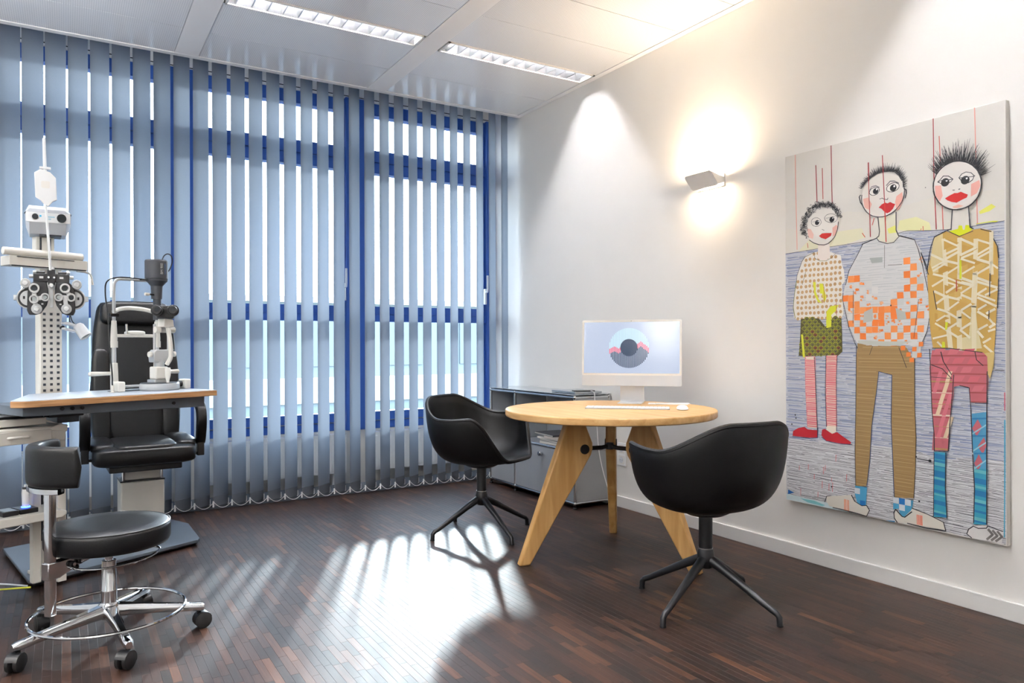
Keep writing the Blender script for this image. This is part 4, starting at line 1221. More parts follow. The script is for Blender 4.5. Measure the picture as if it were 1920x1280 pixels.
('c','p','#e6e3de',[754,1436,767,1446,777,1456,797,1452,815,1436,807,1428,790,1419,774,1422,762,1431]),
('c','l','#2f2f35',3,[754,1436,767,1446,777,1456,797,1452,815,1436,807,1428,790,1419,774,1422,762,1431,754,1436]),
('c','disc','#101014',17,[784,1429]),
('c','disc','#f0f0f0',4,[790,1435]),
('c','p','#e6e3de',[838,1437,849,1450,865,1455,884,1448,896,1434,890,1419,874,1410,855,1415,844,1428]),
('c','l','#2f2f35',3,[838,1437,849,1450,865,1455,884,1448,896,1434,890,1419,874,1410,855,1415,844,1428,838,1437]),
('c','disc','#101014',17,[862,1423]),
('c','disc','#f0f0f0',4,[868,1429]),
('c','l','#3a3a40',3,[754,1435,770,1440,794,1437,815,1436]),
('c','l','#3a3a40',3,[838,1436,862,1434,887,1432,899,1433]),
('c','p','#c0201f',[783,1364,800,1372,820,1379,833,1377,845,1380,858,1372,872,1364,868,1353,849,1347,829,1339,810,1345,793,1354]),
('c','l','#3a3a40',3,[813,1392,821,1391]),
('c','l','#3a3a40',3,[836,1391,842,1392]),
('c','l','#3a3a42',4.5,[812,1313,809,1273,807,1234]),
('c','l','#3a3a42',4.5,[874,1319,878,1266,880,1234,892,1226])]
def build_painting():
    po = thing('canvas_painting', 'large painted canvas of three standing big-lipped figures on the white wall', 'painting', (XW, 2.434, 0.287))
    CW, CH = 1006, 1704
    mat('canvas', '#dbd8d2', 0.85, var=0.02, vscale=6, bump=0.25, bscale=700)
    mat('canvas_side', '#cfcac0', 0.9)
    MB().bb((-0.033, -CW / 1000, 0), (-0.006, 0, CH / 1000)).build('canvas', 'canvas', po, True, bevel=0.0015)
    MB().bb((-0.006, -CW / 1000 + 0.03, 0.03), (0, -0.03, CH / 1000 - 0.03)).build('stretcher_frame', 'canvas_side', po, False)
    pm = vcol_mat('paint', 0.6, 'paint', 0.0, 0.25)
    M = {k: MB() for k in 'gabc'}
    rn = random.Random(3)
    lay = [0]
    def P2(pts):
        return [(pts[i], pts[i + 1]) for i in range(0, len(pts), 2)] if not isinstance(pts[0], tuple) else pts
    def cl(q):
        return (min(max(q[0], 1), CW - 1), min(max(q[1], 1), CH - 1))
    def face(part, pts, col, dz=0.0):
        off = 0.0335 + lay[0] * 0.000025 + dz
        vs = [(-off, -x / 1000, y / 1000) for x, y in (cl(q) for q in pts)]
        M[part].add(vs, [tuple(range(len(vs)))], col)
    def seg(part, a, b, w, col, dz=0.0, w2=None):
        dx, dy = b[0] - a[0], b[1] - a[1]
        l = math.hypot(dx, dy) or 1
        nx_, ny_ = -dy / l * w / 2, dx / l * w / 2
        k = 1 if w2 is None else w2 / w
        face(part, [(a[0] + nx_, a[1] + ny_), (b[0] + nx_ * k, b[1] + ny_ * k), (b[0] - nx_ * k, b[1] - ny_ * k), (a[0] - nx_, a[1] - ny_)], col, dz)
    def spans(poly, y):
        xs = []
        n = len(poly)
        for i in range(n):
            (x0, y0), (x1, y1) = poly[i], poly[(i + 1) % n]
            if (y0 <= y < y1) or (y1 <= y < y0):
                xs.append(x0 + (y - y0) / (y1 - y0) * (x1 - x0))
        xs.sort()
        return [(xs[i], xs[i + 1]) for i in range(0, len(xs) - 1, 2)]
    def inside(poly, x, y):
        return any(a <= x <= b for a, b in spans(poly, y))
    def bounds(poly):
        return min(q[0] for q in poly), min(q[1] for q in poly), max(q[0] for q in poly), max(q[1] for q in poly)
    def resample(pts, st):
        out = []
        for (x0, y0), (x1, y1) in zip(pts, pts[1:]):
            n = max(1, int(math.hypot(x1 - x0, y1 - y0) / st))
            out += [(x0 + (x1 - x0) * k / n, y0 + (y1 - y0) * k / n) for k in range(n)]
        return out + [pts[-1]]
    def mixc(a, b, t):
        f = lambda h: [int(h[i:i + 2], 16) for i in (1, 3, 5)]
        return '#%02x%02x%02x' % tuple(int(p + (q - p) * t) for p, q in zip(f(a), f(b)))
    for op in PAINT:
        lay[0] += 1
        pt, kind = op[0], op[1]
        if kind == 'p':
            face(pt, P2(op[3]), op[2])
        elif kind == 'l':
            pts = P2(op[4]); w = op[3]
            for a, b in zip(pts, pts[1:]):
                dx, dy = b[0] - a[0], b[1] - a[1]; l = math.hypot(dx, dy) or 1
                seg(pt, a, (b[0] + dx / l * w * .3, b[1] + dy / l * w * .3), w * rn.uniform(.8, 1.15), op[2])
        elif kind == 'disc':
            x, y = P2(op[4])[0]; r = op[3]
            face(pt, [(x + r * math.cos(R(k)), y + r * math.sin(R(k))) for k in range(0, 360, 24)], op[2])
        elif kind == 'hatch':
            col, pitch, w, poly = op[2], op[3], op[4], P2(op[5])
            x0, y0, x1, y1 = bounds(poly)
            y = y0 + pitch / 2
            k = 0
            while y < y1:
                for a, b in spans(poly, y):
                    x = a + rn.uniform(0, 20)
                    while x < b - 4:
                        L = rn.uniform(40, 190)
                        e = min(x + L, b)
                        yy = y + rn.uniform(-pitch, pitch) * .35
                        m_ = (x + e) / 2
                        d1, d2 = rn.uniform(-2.5, 2.5), rn.uniform(-3, 1)
                        ww = w * rn.uniform(.5, 1.35)
                        seg(pt, (x, yy), (m_, yy + d1), ww, col, k % 7 * 2e-6)
                        seg(pt, (m_, yy + d1), (e, yy + d2), ww, col, k % 7 * 2e-6, ww * .5)
                        k += 1
                        x = e + rn.uniform(2, 25)
                y += pitch * rn.uniform(.8, 1.2)
        elif kind == 'dots':
            col, pitch, r, poly = op[2], op[3], op[4], P2(op[5])
            x0, y0, x1, y1 = bounds(poly)
            j = 0; y = y0 + 8
            while y < y1:
                x = x0 + (pitch * .5 if j % 2 else 0) * .3
                while x < x1:
                    q = (x + rn.uniform(-2, 2), y + rn.uniform(-2, 2))
                    if inside(poly, q[0] - r, q[1]) and inside(poly, q[0] + r, q[1]):
                        face(pt, [(q[0] + r * math.cos(R(k)), q[1] + r * math.sin(R(k))) for k in range(0, 360, 36)], mixc(col, '#cfae80', rn.random() * .5))
                    x += pitch
                y += pitch * 1.12; j += 1
        elif kind in ('stripes', 'bands'):
            col, pitch, w, poly = op[2], op[3], op[4], P2(op[5])
            x0, y0, x1, y1 = bounds(poly); y = y0 + pitch * .4
            while y < y1 - w:
                for a, b in spans(poly, y):
                    o = (b - a) * (rn.uniform(0, .12) if kind == 'stripes' else 0)
                    sl = rn.uniform(-1, 1) if kind == 'stripes' else -3
                    seg(pt, (a + o, y), (b - o, y + sl), w * rn.uniform(.5, 1.5), col)
                y += pitch * rn.uniform(.7, 1.3)
        elif kind == 'scales':
            poly = P2(op[2]); x0, y0, x1, y1 = bounds(poly); pch = 31; j = 0; y = y0 + 8
            while y < y1:
                x = x0 + (pch / 2 if j % 2 else 0)
                while x < x1:
                    if inside(poly, x, y) and inside(poly, x - 10, y) and inside(poly, x + 10, y):
                        red = rn.random() < .35 - .3 * (y - y0) / (y1 - y0)
                        for r, c, z in ((14, '#a9ab2e', 0), (11.5, '#5a3026' if red else '#3d4a2c', 4e-6), (7.5, '#8d3f2f' if red else '#8a7a3a', 8e-6), (4.5, '#16302e', 12e-6)):
                            face(pt, [(x + r * math.cos(R(k)), y + r * .9 * math.sin(R(k))) for k in range(0, 181, 22)] + [(x - 3, y - r * .55), (x + 3, y - r * .55)], c, z)
                    x += pch
                y += 15.5; j += 1
        elif kind == 'curls':
            pts = resample(P2(op[3]), 7)
            for x, y in pts:
                for q in range(2):
                    r = op[4] * rn.uniform(.35, .8) * .5; cx_, cy_ = x + rn.uniform(-10, 10), y + rn.uniform(-9, 9)
                    a0 = rn.uniform(0, 360)
                    arcp = [(cx_ + r * math.cos(R(a0 + k)), cy_ + r * math.sin(R(a0 + k))) for k in range(0, 281, 35)]
                    for a, b in zip(arcp, arcp[1:]):
                        seg(pt, a, b, 1.9, op[2], q * 3e-6)
        elif kind == 'spikes':
            pts = resample(P2(op[3]), 3.2); L = op[4]; cx_, cy_ = P2(op[5])[0]
            n = len(pts)
            for i, (x, y) in enumerate(pts):
                t = i / n
                dx, dy = x - cx_, y - cy_; l = math.hypot(dx, dy) or 1
                ll = L * rn.uniform(.45, 1.0) * (.55 + .45 * math.sin(math.pi * t))
                an = rn.uniform(-.2, .2)
                ux, uy = dx / l, dy / l
                ux, uy = ux * math.cos(an) - uy * math.sin(an), ux * math.sin(an) + uy * math.cos(an)
                seg(pt, (x - ux * 4, y - uy * 4), (x + ux * ll, y + uy * ll), 3.2, op[2], (i % 5) * 3e-6, 0.7)
        elif kind == 'checks':
            poly = P2(op[2]); x0, y0, x1, y1 = bounds(poly); sz = 29
            for j in range(int((y1 - y0) / sz) + 1):
                for i in range(int((x1 - x0) / sz) + 1):
                    x, y = x0 + i * sz, y0 + j * sz
                    fy = (y - y0) / (y1 - y0); fx = (x - x0) / (x1 - x0)
                    if not (inside(poly, x + 4, y + sz / 2) and inside(poly, x + sz - 4, y + sz / 2)):
                        continue
                    lim = .66 - .34 * math.exp(-((fx - .5) / .17) ** 2)
                    if fx > .7: lim = .76
                    if fy > lim: continue
                    solid = fx < .14 or (.1 < fy < .36 and fx < .62)
                    on = (i + j) % 2 == 0
                    worn = rn.random() < (.25 + .5 * math.exp(-((fx - .45) / .2) ** 2) * (fy > .33))
                    if on or (solid and rn.random() < .45):
                        c = mixc('#ea7a30', '#f09a58', rn.random()) if not worn else '#e6b48e'
                        if worn:
                            for q in range(3):
                                xx, yy, s2 = x + rn.uniform(0, sz * .6), y + rn.uniform(0, sz * .6), rn.uniform(6, 13)
                                face(pt, [(xx, yy), (xx + s2, yy + rn.uniform(-3, 3)), (xx + s2 * .8, yy + s2), (xx - 2, yy + s2 * .8)], mixc('#ea7a30', '#e6b48e', rn.random()), q * 3e-6)
                        else:
                            j1 = lambda: rn.uniform(-1.6, 1.6)
                            face(pt, [(x + j1(), y + j1()), (x + sz + j1(), y + j1()), (x + sz + j1(), y + sz + j1()), (x + j1(), y + sz + j1())], c)
                    elif rn.random() < .5:
                        face(pt, [(x, y), (x + sz, y), (x + sz, y + sz), (x, y + sz)], mixc('#dedcda', '#c3c5c3', rn.random()))
        elif kind == 'sockcheck':
            poly = P2(op[2]); x0, y0, x1, y1 = bounds(poly); sz = 26
            for j in range(int((y1 - y0) / sz) + 1):
                for i in range(int((x1 - x0) / sz) + 1):
                    x, y = x0 + i * sz, y0 + j * sz
                    if inside(poly, x + 3, y + sz / 2) and inside(poly, x + sz - 3, y + sz / 2) and rn.random() < .85:
                        face(pt, [(x, y), (x + sz, y), (x + sz, y + sz), (x, y + sz)], '#1f6db3' if (i + j) % 2 else '#d3d9de')
        elif kind == 'tri':
            poly = P2(op[2]); x0, y0, x1, y1 = bounds(poly)
            for k in range(26):
                x, y = rn.uniform(x0, x1), rn.uniform(y0, y1)
                if inside(poly, x - 30, y) and inside(poly, x + 30, y):
                    face(pt, [(x - 30, y - 22), (x + 30, y), (x - 30, y + 24)], mixc('#b98f3d', '#caa85f', rn.random()), k * 1e-6)
        elif kind == 'argyle':
            poly = P2(op[3]); x0, y0, x1, y1 = bounds(poly)
            y = y1 - 20; j = 0
            while y > y1 - 300:
                for a, b in spans(poly, y):
                    x = a + 6 + (24 if j % 2 else 0)
                    while x + 46 < b:
                        face(pt, [(x, y), (x + 38, y + 4), (x + 50, y + 26), (x + 12, y + 24)], mixc('#c76f79', '#c9606c', rn.random()))
                        x += 58
                    seg(pt, (a, y - 4), (b, y - 2), 5, op[2], -4e-6)
                y -= 36; j += 1
        elif kind == 'plaid':
            poly = P2(op[2]); x0, y0, x1, y1 = bounds(poly)
            y = y0 + 10; j = 0
            while y < y1 - 14:
                for a, b in spans(poly, y):
                    seg(pt, (a, y), (b, y + 2), 6 if j % 3 == 0 else 3, '#e0cdb9' if j % 2 else '#a98d57')
                    if b - a > 60:
                        for o in (0, .45):
                            t = ((j * .17 + o) % .8)
                            x = a + (b - a) * t
                            face(pt, [(x, y), (x + 16, y), (x + 30, y + 44), (x + 14, y + 44)], '#dfc9a8' if o else '#cf6f7c', 3e-6)
                y += 46; j += 1
        elif kind == 'diamonds':
            poly = P2(op[3]); x0, y0, x1, y1 = bounds(poly); y = y0 + 30; j = 0
            while y < y1 - 10:
                for a, b in spans(poly, y):
                    m_ = (a + b) / 2 + (12 if j % 2 else -10); w = (b - a) * .36
                    q = [(m_ - w, y - 4), (m_, y - 34), (m_ + w, y + 4), (m_ + w * .2, y + 34)]
                    face(pt, [(max(a, x), y_) if x < m_ else (min(b, x), y_) for x, y_ in q], op[2])
                    seg(pt, (a, y + 34), (b, y + 40), 6, '#2a76a8', 2e-6); seg(pt, (a, y - 26), (b, y + 16), 5, '#8fc0cc', 3e-6)
                y += 68; j += 1
    for k, nm, lb in (('g', 'painted_background', None), ('a', 'painted_figure', 'small curly-haired girl in dotted dress and red shoes'), ('b', 'painted_figure', 'person in orange checked sweater and brown trousers'), ('c', 'painted_figure', 'tall spiky-haired person in golden top and pink shorts')):
        o = M[k].build(nm, pm, po, False)
        if lb: o['label'] = lb
build_painting()
# ================================================================== examination corner (frame turned 24 degrees)
UO = Vector((0.2, 3.9, 0)); UA = 24
UR = Matrix.Rotation(R(UA), 4, 'Z')
def unit(name, label, cat, x, y, z):
    """thing standing at (x, y, z) of the corner's own frame; returns it and the shift for geometry given in that frame"""
    o = thing(name, label, cat, tuple(UO + UR @ Vector((x, y, z))), UA)
    return o, Matrix.Translation((-x, -y, -z))
def superell(s, c, d, e1=0.35, e2=0.35, n=28, m=14, M=None):
    """rounded cushion: half sizes d"""
    f = lambda v, e: math.copysign(abs(v) ** e, v)
    vs = []
    for j in range(m + 1):
        ph = -math.pi / 2 + math.pi * j / m
        for i in range(n):
            th = 2 * math.pi * i / n
            q = Vector((d[0] * f(math.cos(ph), e1) * f(math.cos(th), e2), d[1] * f(math.cos(ph), e1) * f(math.sin(th), e2), d[2] * f(math.sin(ph), e1)))
            if M is not None: q = M @ q
            vs.append(q + Vector(c))
    fs = [(j * n + i, j * n + (i + 1) % n, (j + 1) * n + (i + 1) % n, (j + 1) * n + i) for j in range(m) for i in range(n)]
    return s.add(vs, fs)
mat('silver_paint', '#c3c5c6', 0.35, metal=0.35)
mat('phoropter_black', '#17181c', 0.35)
mat('lens_glass', '#20262c', 0.08)
mat('lens_pale', '#aab3b4', 0.1)
mat('text_white', '#d6d6d6', 0.6)
mat('text_blue', '#3f77b8', 0.6)
mat('print_cyan', '#3fb3dc', 0.6)
mat('unit_print', '#7cc3dc', 0.6)
mat('laminate', '#b9c2cc', 0.3, var=0.02)
mat('blue_led', '#3a5cff', 0.4, emit='#2f55ff', estr=6)
mat('cable_white', '#cfd6dd', 0.5)
mat('cable_yellow', '#c9cc3a', 0.5)
mat('dark_grey', '#3a3e46', 0.45)
mat('lamp_grey', '#3b3e45', 0.5, bump=0.1, bscale=400)

fp, T = unit('floor_plate', 'flat grey steel plate on the floor carrying the examination chair', 'base plate', 0.17, 0.45, 0)
MB().prism([(-0.315, 0.085), (0.49, 0.125), (0.515, 0.150), (0.665, 0.50), (0.665, 0.79), (-0.17, 0.79), (-0.325, 0.12)], 'z', 0.018, 0.034).build('top_plate', 'steel_grey', fp, True, bevel=0.003, M=T)
MB().prism([(-0.30, 0.10), (0.48, 0.14), (0.50, 0.155), (0.65, 0.505), (0.65, 0.78), (-0.16, 0.78), (-0.31, 0.125)], 'z', 0.008, 0.018).build('plate_underside', 'black_plastic', fp, True, M=T)
for fx, fy in ((-0.28, 0.14), (0.48, 0.18), (0.62, 0.74), (-0.12, 0.74)):
    MB().lathe([(0.0001, 0.0), (0.018, 0.0), (0.018, 0.008), (0.0001, 0.008)], 14, Matrix.Translation((fx, fy, 0))).build('foot', 'rubber', fp, M=T)
# ---------------------------------------------------------------- refraction unit: base plate, column, drawer cabinet, arm
ru, T = unit('refraction_unit', 'cream instrument stand with perforated column and drawer beside the black chair', 'instrument stand', -0.215, 0.175, 0.034)
# column
MB().prism([(-0.262, 0.15), (-0.168, 0.15), (-0.168, 0.20), (-0.262, 0.20)], 'z', 0.034, 1.415).build('column', 'cream_light', ru, True, bevel=0.004, M=T)
MB().bb((-0.285, 0.12, 0.034), (-0.145, 0.23, 0.05)).build('column_foot', 'cream', ru, True, bevel=0.004, M=T)
pf = MB()
for k in range(40):
    zz_ = 1.2085 - k * 0.0266
    if zz_ < 0.2: break
    for xx_ in (-0.244, -0.215, -0.186):
        pf.bb((xx_ - 0.0055, 0.1485, zz_ - 0.0055), (xx_ + 0.0055, 0.1515, zz_ + 0.0055))
tag(pf.build('perforation', 'dark_grey', ru, False, M=T), kind='stuff')
MB().bb((-0.275, 0.155, 1.413), (-0.198, 0.195, 1.556)).build('column_head', 'cream_light', ru, True, bevel=0.003, M=T)
for xx_ in (-0.256, -0.217):
    MB().bb((xx_ - 0.004, 0.153, 1.495), (xx_ + 0.004, 0.157, 1.552)).build('slot', 'dark_grey', ru, False, M=T)
    MB().cyl((xx_, 0.148, 1.485), (xx_, 0.157, 1.485), 0.008, 14).build('head_bolt', 'chrome', ru, M=T)
# overhead arm with reading light tube
MB().prism(rrect(-0.428, 1.407, -0.111, 1.449, 0.004), 'y', 0.03, 0.12).build('overhead_arm', 'cream', ru, True, bevel=0.002, M=T)
MB().bb((-0.40, 0.027, 1.4435), (-0.17, 0.031, 1.4465)).bb((-0.42, 0.027, 1.404), (-0.12, 0.031, 1.4085)).build('arm_groove', 'dark_gap', ru, False, M=T)
MB().bb((-0.25, 0.10, 1.41), (-0.18, 0.155, 1.445)).build('arm_bracket', 'cream', ru, True, M=T)
MB().tube([(-0.447, 0.045, 1.4665), (-0.129, 0.045, 1.4665)], 0.0165, 18).build('light_tube', 'cream_light', ru, M=T)
MB().tube(spline([(-0.14, 0.07, 1.405), (-0.105, 0.065, 1.403), (-0.085, 0.06, 1.39), (-0.076, 0.058, 1.345)], 6), [0.005] * 19, 8).build('hook', 'cream', ru, M=T)
# spot lamp on a bracket
MB().tube([(-0.17, 0.17, 1.145), (-0.178, 0.12, 1.150)], 0.007, 8).build('lamp_pivot', 'black_plastic', ru, M=T)
MB().prism([(-0.185, 1.165), (-0.110, 1.145), (-0.107, 1.153), (-0.17, 1.173), (-0.185, 1.172)], 'y', 0.085, 0.125).build('lamp_yoke', 'white_plastic', ru, True, M=T)
MB().prism([(-0.183, 1.140), (-0.135, 1.125), (-0.135, 1.133), (-0.183, 1.148)], 'y', 0.085, 0.125).build('lamp_yoke', 'white_plastic', ru, True, M=T)
ML = Matrix.Translation((-0.116, 0.09, 1.140)) @ Matrix.Rotation(R(-25), 4, 'Y') @ Matrix.Rotation(R(-28), 4, 'X')
ls_ = MB().lathe([(0.0001, 0.025), (0.018, 0.025), (0.024, 0.015), (0.026, -0.03), (0.027, -0.042), (0.024, -0.042), (0.022, -0.03), (0.0001, -0.028)], 24, ML).build('spot_lamp', 'white_plastic', ru, M=T)
MB().lathe([(0.0001, -0.036), (0.022, -0.036), (0.022, -0.034), (0.0001, -0.034)], 20, ML).build('lamp_lens', 'lens_pale', ls_, M=T)
for dx in (0, 0.012):
    MB().tube(spline([(-0.153 + dx * .2, 0.11, 1.205), (-0.158 + dx, 0.1, 1.175), (-0.145 + dx * 1.5, 0.1, 1.158)], 6), 0.0022, 6).build('lamp_wire', 'black_plastic', ru, M=T)
# drawer cabinet
MB().bb((-0.80, -0.12, 0.662), (-0.272, 0.24, 0.728)).build('cabinet_body', 'cream', ru, True, bevel=0.006, M=T)
MB().prism([(-0.80, 0.730), (-0.335, 0.722), (-0.30, 0.735), (-0.268, 0.728), (-0.268, 0.705), (-0.272, 0.70), (-0.335, 0.71), (-0.80, 0.715)], 'y', -0.125, 0.25).build('cabinet_rim', 'cream_light', ru, True, bevel=0.003, M=T)
MB().bb((-0.80, -0.10, 0.735), (-0.34, 0.22, 0.765)).build('tray', 'cream_light', ru, True, bevel=0.004, M=T)
MB().bb((-0.80, -0.09, 0.765), (-0.345, 0.20, 0.786)).build('control_panel', 'laminate', ru, True, bevel=0.004, M=T)
MB().bb((-0.78, -0.092, 0.766), (-0.35, -0.088, 0.776)).build('panel_slot', 'dark_gap', ru, False, M=T)
for kx in (-0.50, -0.46, -0.42):
    MB().cyl((kx, -0.06, 0.786), (kx, -0.06, 0.790), 0.009, 14).build('panel_button', 'dark_grey', ru, M=T)
dr_ = MB().prism(rrect(-0.78, 0.664, -0.333, 0.716, 0.004), 'y', -0.128, -0.118).build('drawer', 'cream', ru, True, bevel=0.002, M=T)
MB().tube(spline([(-0.495, -0.128, 0.692), (-0.49, -0.146, 0.694), (-0.46, -0.150, 0.695), (-0.43, -0.146, 0.694), (-0.424, -0.128, 0.692)], 6), 0.0055, 10).build('drawer_handle', 'cream_light', dr_, M=T)
MB().cyl((-0.272, 0.06, 0.685), (-0.245, 0.06, 0.685), 0.008, 14).build('side_knob', 'black_plastic', ru, M=T)
for xa_, ya_, z0_, z1_ in ((-0.245, 0.0, 0.05, 0.662), (-0.32, 0.06, 0.034, 0.662), (-0.70, 0.0, 0.0, 0.662)):
    MB().bb((xa_ - 0.017, ya_ - 0.017, z0_), (xa_ + 0.017, ya_ + 0.017, z1_)).build('post', 'cream', ru, True, bevel=0.003, M=T)
MB().bb((-0.262, -0.017, 0.034), (-0.228, 0.15, 0.062)).build('post_foot', 'cream', ru, True, M=T)
MB().bb((-0.292, 0.10, 0.2), (-0.272, 0.15, 0.66)).build('cable_duct', 'dark_grey', ru, True, M=T)
MB().prism([(-0.80, 0.318), (-0.27, 0.326), (-0.252, 0.338), (-0.252, 0.352), (-0.27, 0.361), (-0.80, 0.361)], 'y', -0.08, 0.12).build('lower_shelf', 'cream', ru, True, bevel=0.004, M=T)

# charger with handle on the lower shelf
cg, T = unit('charging_station', 'flat black charging base with a blue light on the lower cream shelf', 'charger', -0.41, 0.0, 0.361)
MB().bb((-0.483, -0.045, 0.361), (-0.424, 0.045, 0.381)).build('base', 'black_plastic', cg, True, bevel=0.003, M=T)
MB().bb((-0.420, -0.045, 0.361), (-0.350, 0.045, 0.381)).build('charging_bay', 'black_plastic', cg, True, bevel=0.003, M=T)
MB().bb((-0.475, -0.035, 0.381), (-0.432, 0.035, 0.3825)).build('glass_lid', 'lens_pale', cg, False, M=T)
MB().lathe([(0.0001, 0.381), (0.017, 0.381), (0.017, 0.3845), (0.0001, 0.3845)], 20, Matrix.Translation((-0.381, 0, 0))).build('light_ring', 'blue_led', cg, M=T)
rh, T = unit('retinoscope', 'white battery handle standing upright in the black charger', 'retinoscope', -0.381, 0.0, 0.3845)
MB().lathe([(0.0001, 0.3845), (0.013, 0.3845), (0.014, 0.40), (0.0155, 0.44), (0.0145, 0.458), (0.0001, 0.458)], 20, Matrix.Translation((-0.381, 0, 0))).build('grip', 'white_plastic', rh, M=T)
MB().lathe([(0.0001, 0.458), (0.013, 0.458), (0.012, 0.467), (0.0001, 0.468)], 20, Matrix.Translation((-0.381, 0, 0))).build('collar', 'black_plastic', rh, M=T)
MB().lathe([(0.0001, 0.468), (0.008, 0.468), (0.0075, 0.478), (0.0001, 0.479)], 16, Matrix.Translation((-0.381, 0, 0))).build('contact', 'chrome', rh, M=T)

# ---------------------------------------------------------------- chart projector on top of the column
pj, T = unit('chart_projector', 'pale grey chart projector with two dark lenses on top of the column', 'projector', -0.245, 0.12, 1.556)
xl, xr = -0.343, -0.156
pj.rotation_euler = (0, 0, R(UA - 22)); pj.scale = (0.93, 1, 1); pj.location = UO + UR @ Vector((-0.235, 0.12, 1.556))
def pj_sec(y, zt, zm, zb, inset, sh):
    return [(xl + 0.018 + inset, y, zb), (xr - 0.02 - inset, y, zb), (xr + sh, y, zb + 0.045), (xr, y, zm), (xr - 0.022 - inset, y, zt), (xl + 0.016 + inset, y, zt), (xl, y, zm), (xl + 0.004 - sh, y, zb + 0.045)]
sec = [pj_sec(0.045, 1.665, 1.645, 1.606, 0.004, 0), pj_sec(0.05, 1.668, 1.65, 1.602, 0, 0), pj_sec(0.095, 1.686, 1.655, 1.562, 0, 0), pj_sec(0.24, 1.686, 1.655, 1.562, 0, 0), pj_sec(0.25, 1.68, 1.65, 1.568, 0.005, 0)]
sec[0] = [(x, y, max(z, 1.600)) for x, y, z in sec[0]]; sec[1] = [(x, y, max(z, 1.598)) for x, y, z in sec[1]]
vs = [q for s_ in sec for q in s_]; n = 8
fs = [tuple(range(n)), tuple(range(4 * n, 5 * n))[::-1]] + [(j * n + i, (j + 1) * n + i, (j + 1) * n + (i + 1) % n, j * n + (i + 1) % n) for j in range(4) for i in range(n)]
MB().add(vs, fs).build('housing', 'grey_plastic', pj, True, 25, bevel=0.004, M=T)
MB().prism(rrect(xl + 0.004, 1.607, xr - 0.004, 1.650, 0.004), 'y', 0.040, 0.046).build('front_panel', 'white_plastic', pj, True, bevel=0.001, M=T)
MB().cyl((-0.302, 0.036, 1.630), (-0.302, 0.041, 1.630), 0.0125, 24).build('small_lens', 'lens_glass', pj, M=T)
MB().cyl((-0.196, 0.036, 1.629), (-0.196, 0.041, 1.629), 0.0195, 28).build('large_lens', 'lens_glass', pj, M=T)
MB().bb((-0.285, 0.0394, 1.630), (-0.277, 0.0402, 1.638)).build('logo_square', 'print_cyan', pj, False, M=T)
pr_ = MB()
for k in range(9):
    pr_.bb((-0.262 + k * 0.0043, 0.0394, 1.630), (-0.2587 + k * 0.0043, 0.0402, 1.6345))
for k in range(5):
    if k != 1: pr_.bb((-0.262 + k * 0.0048, 0.0394, 1.6205), (-0.2582 + k * 0.0048, 0.0402, 1.6245))
tag(pr_.build('print', 'unit_print', pj, False, M=T), kind='stuff')
MB().bb((-0.285, 0.10, 1.556), (-0.195, 0.20, 1.563)).build('mounting_plate', 'dark_grey', pj, True, M=T)

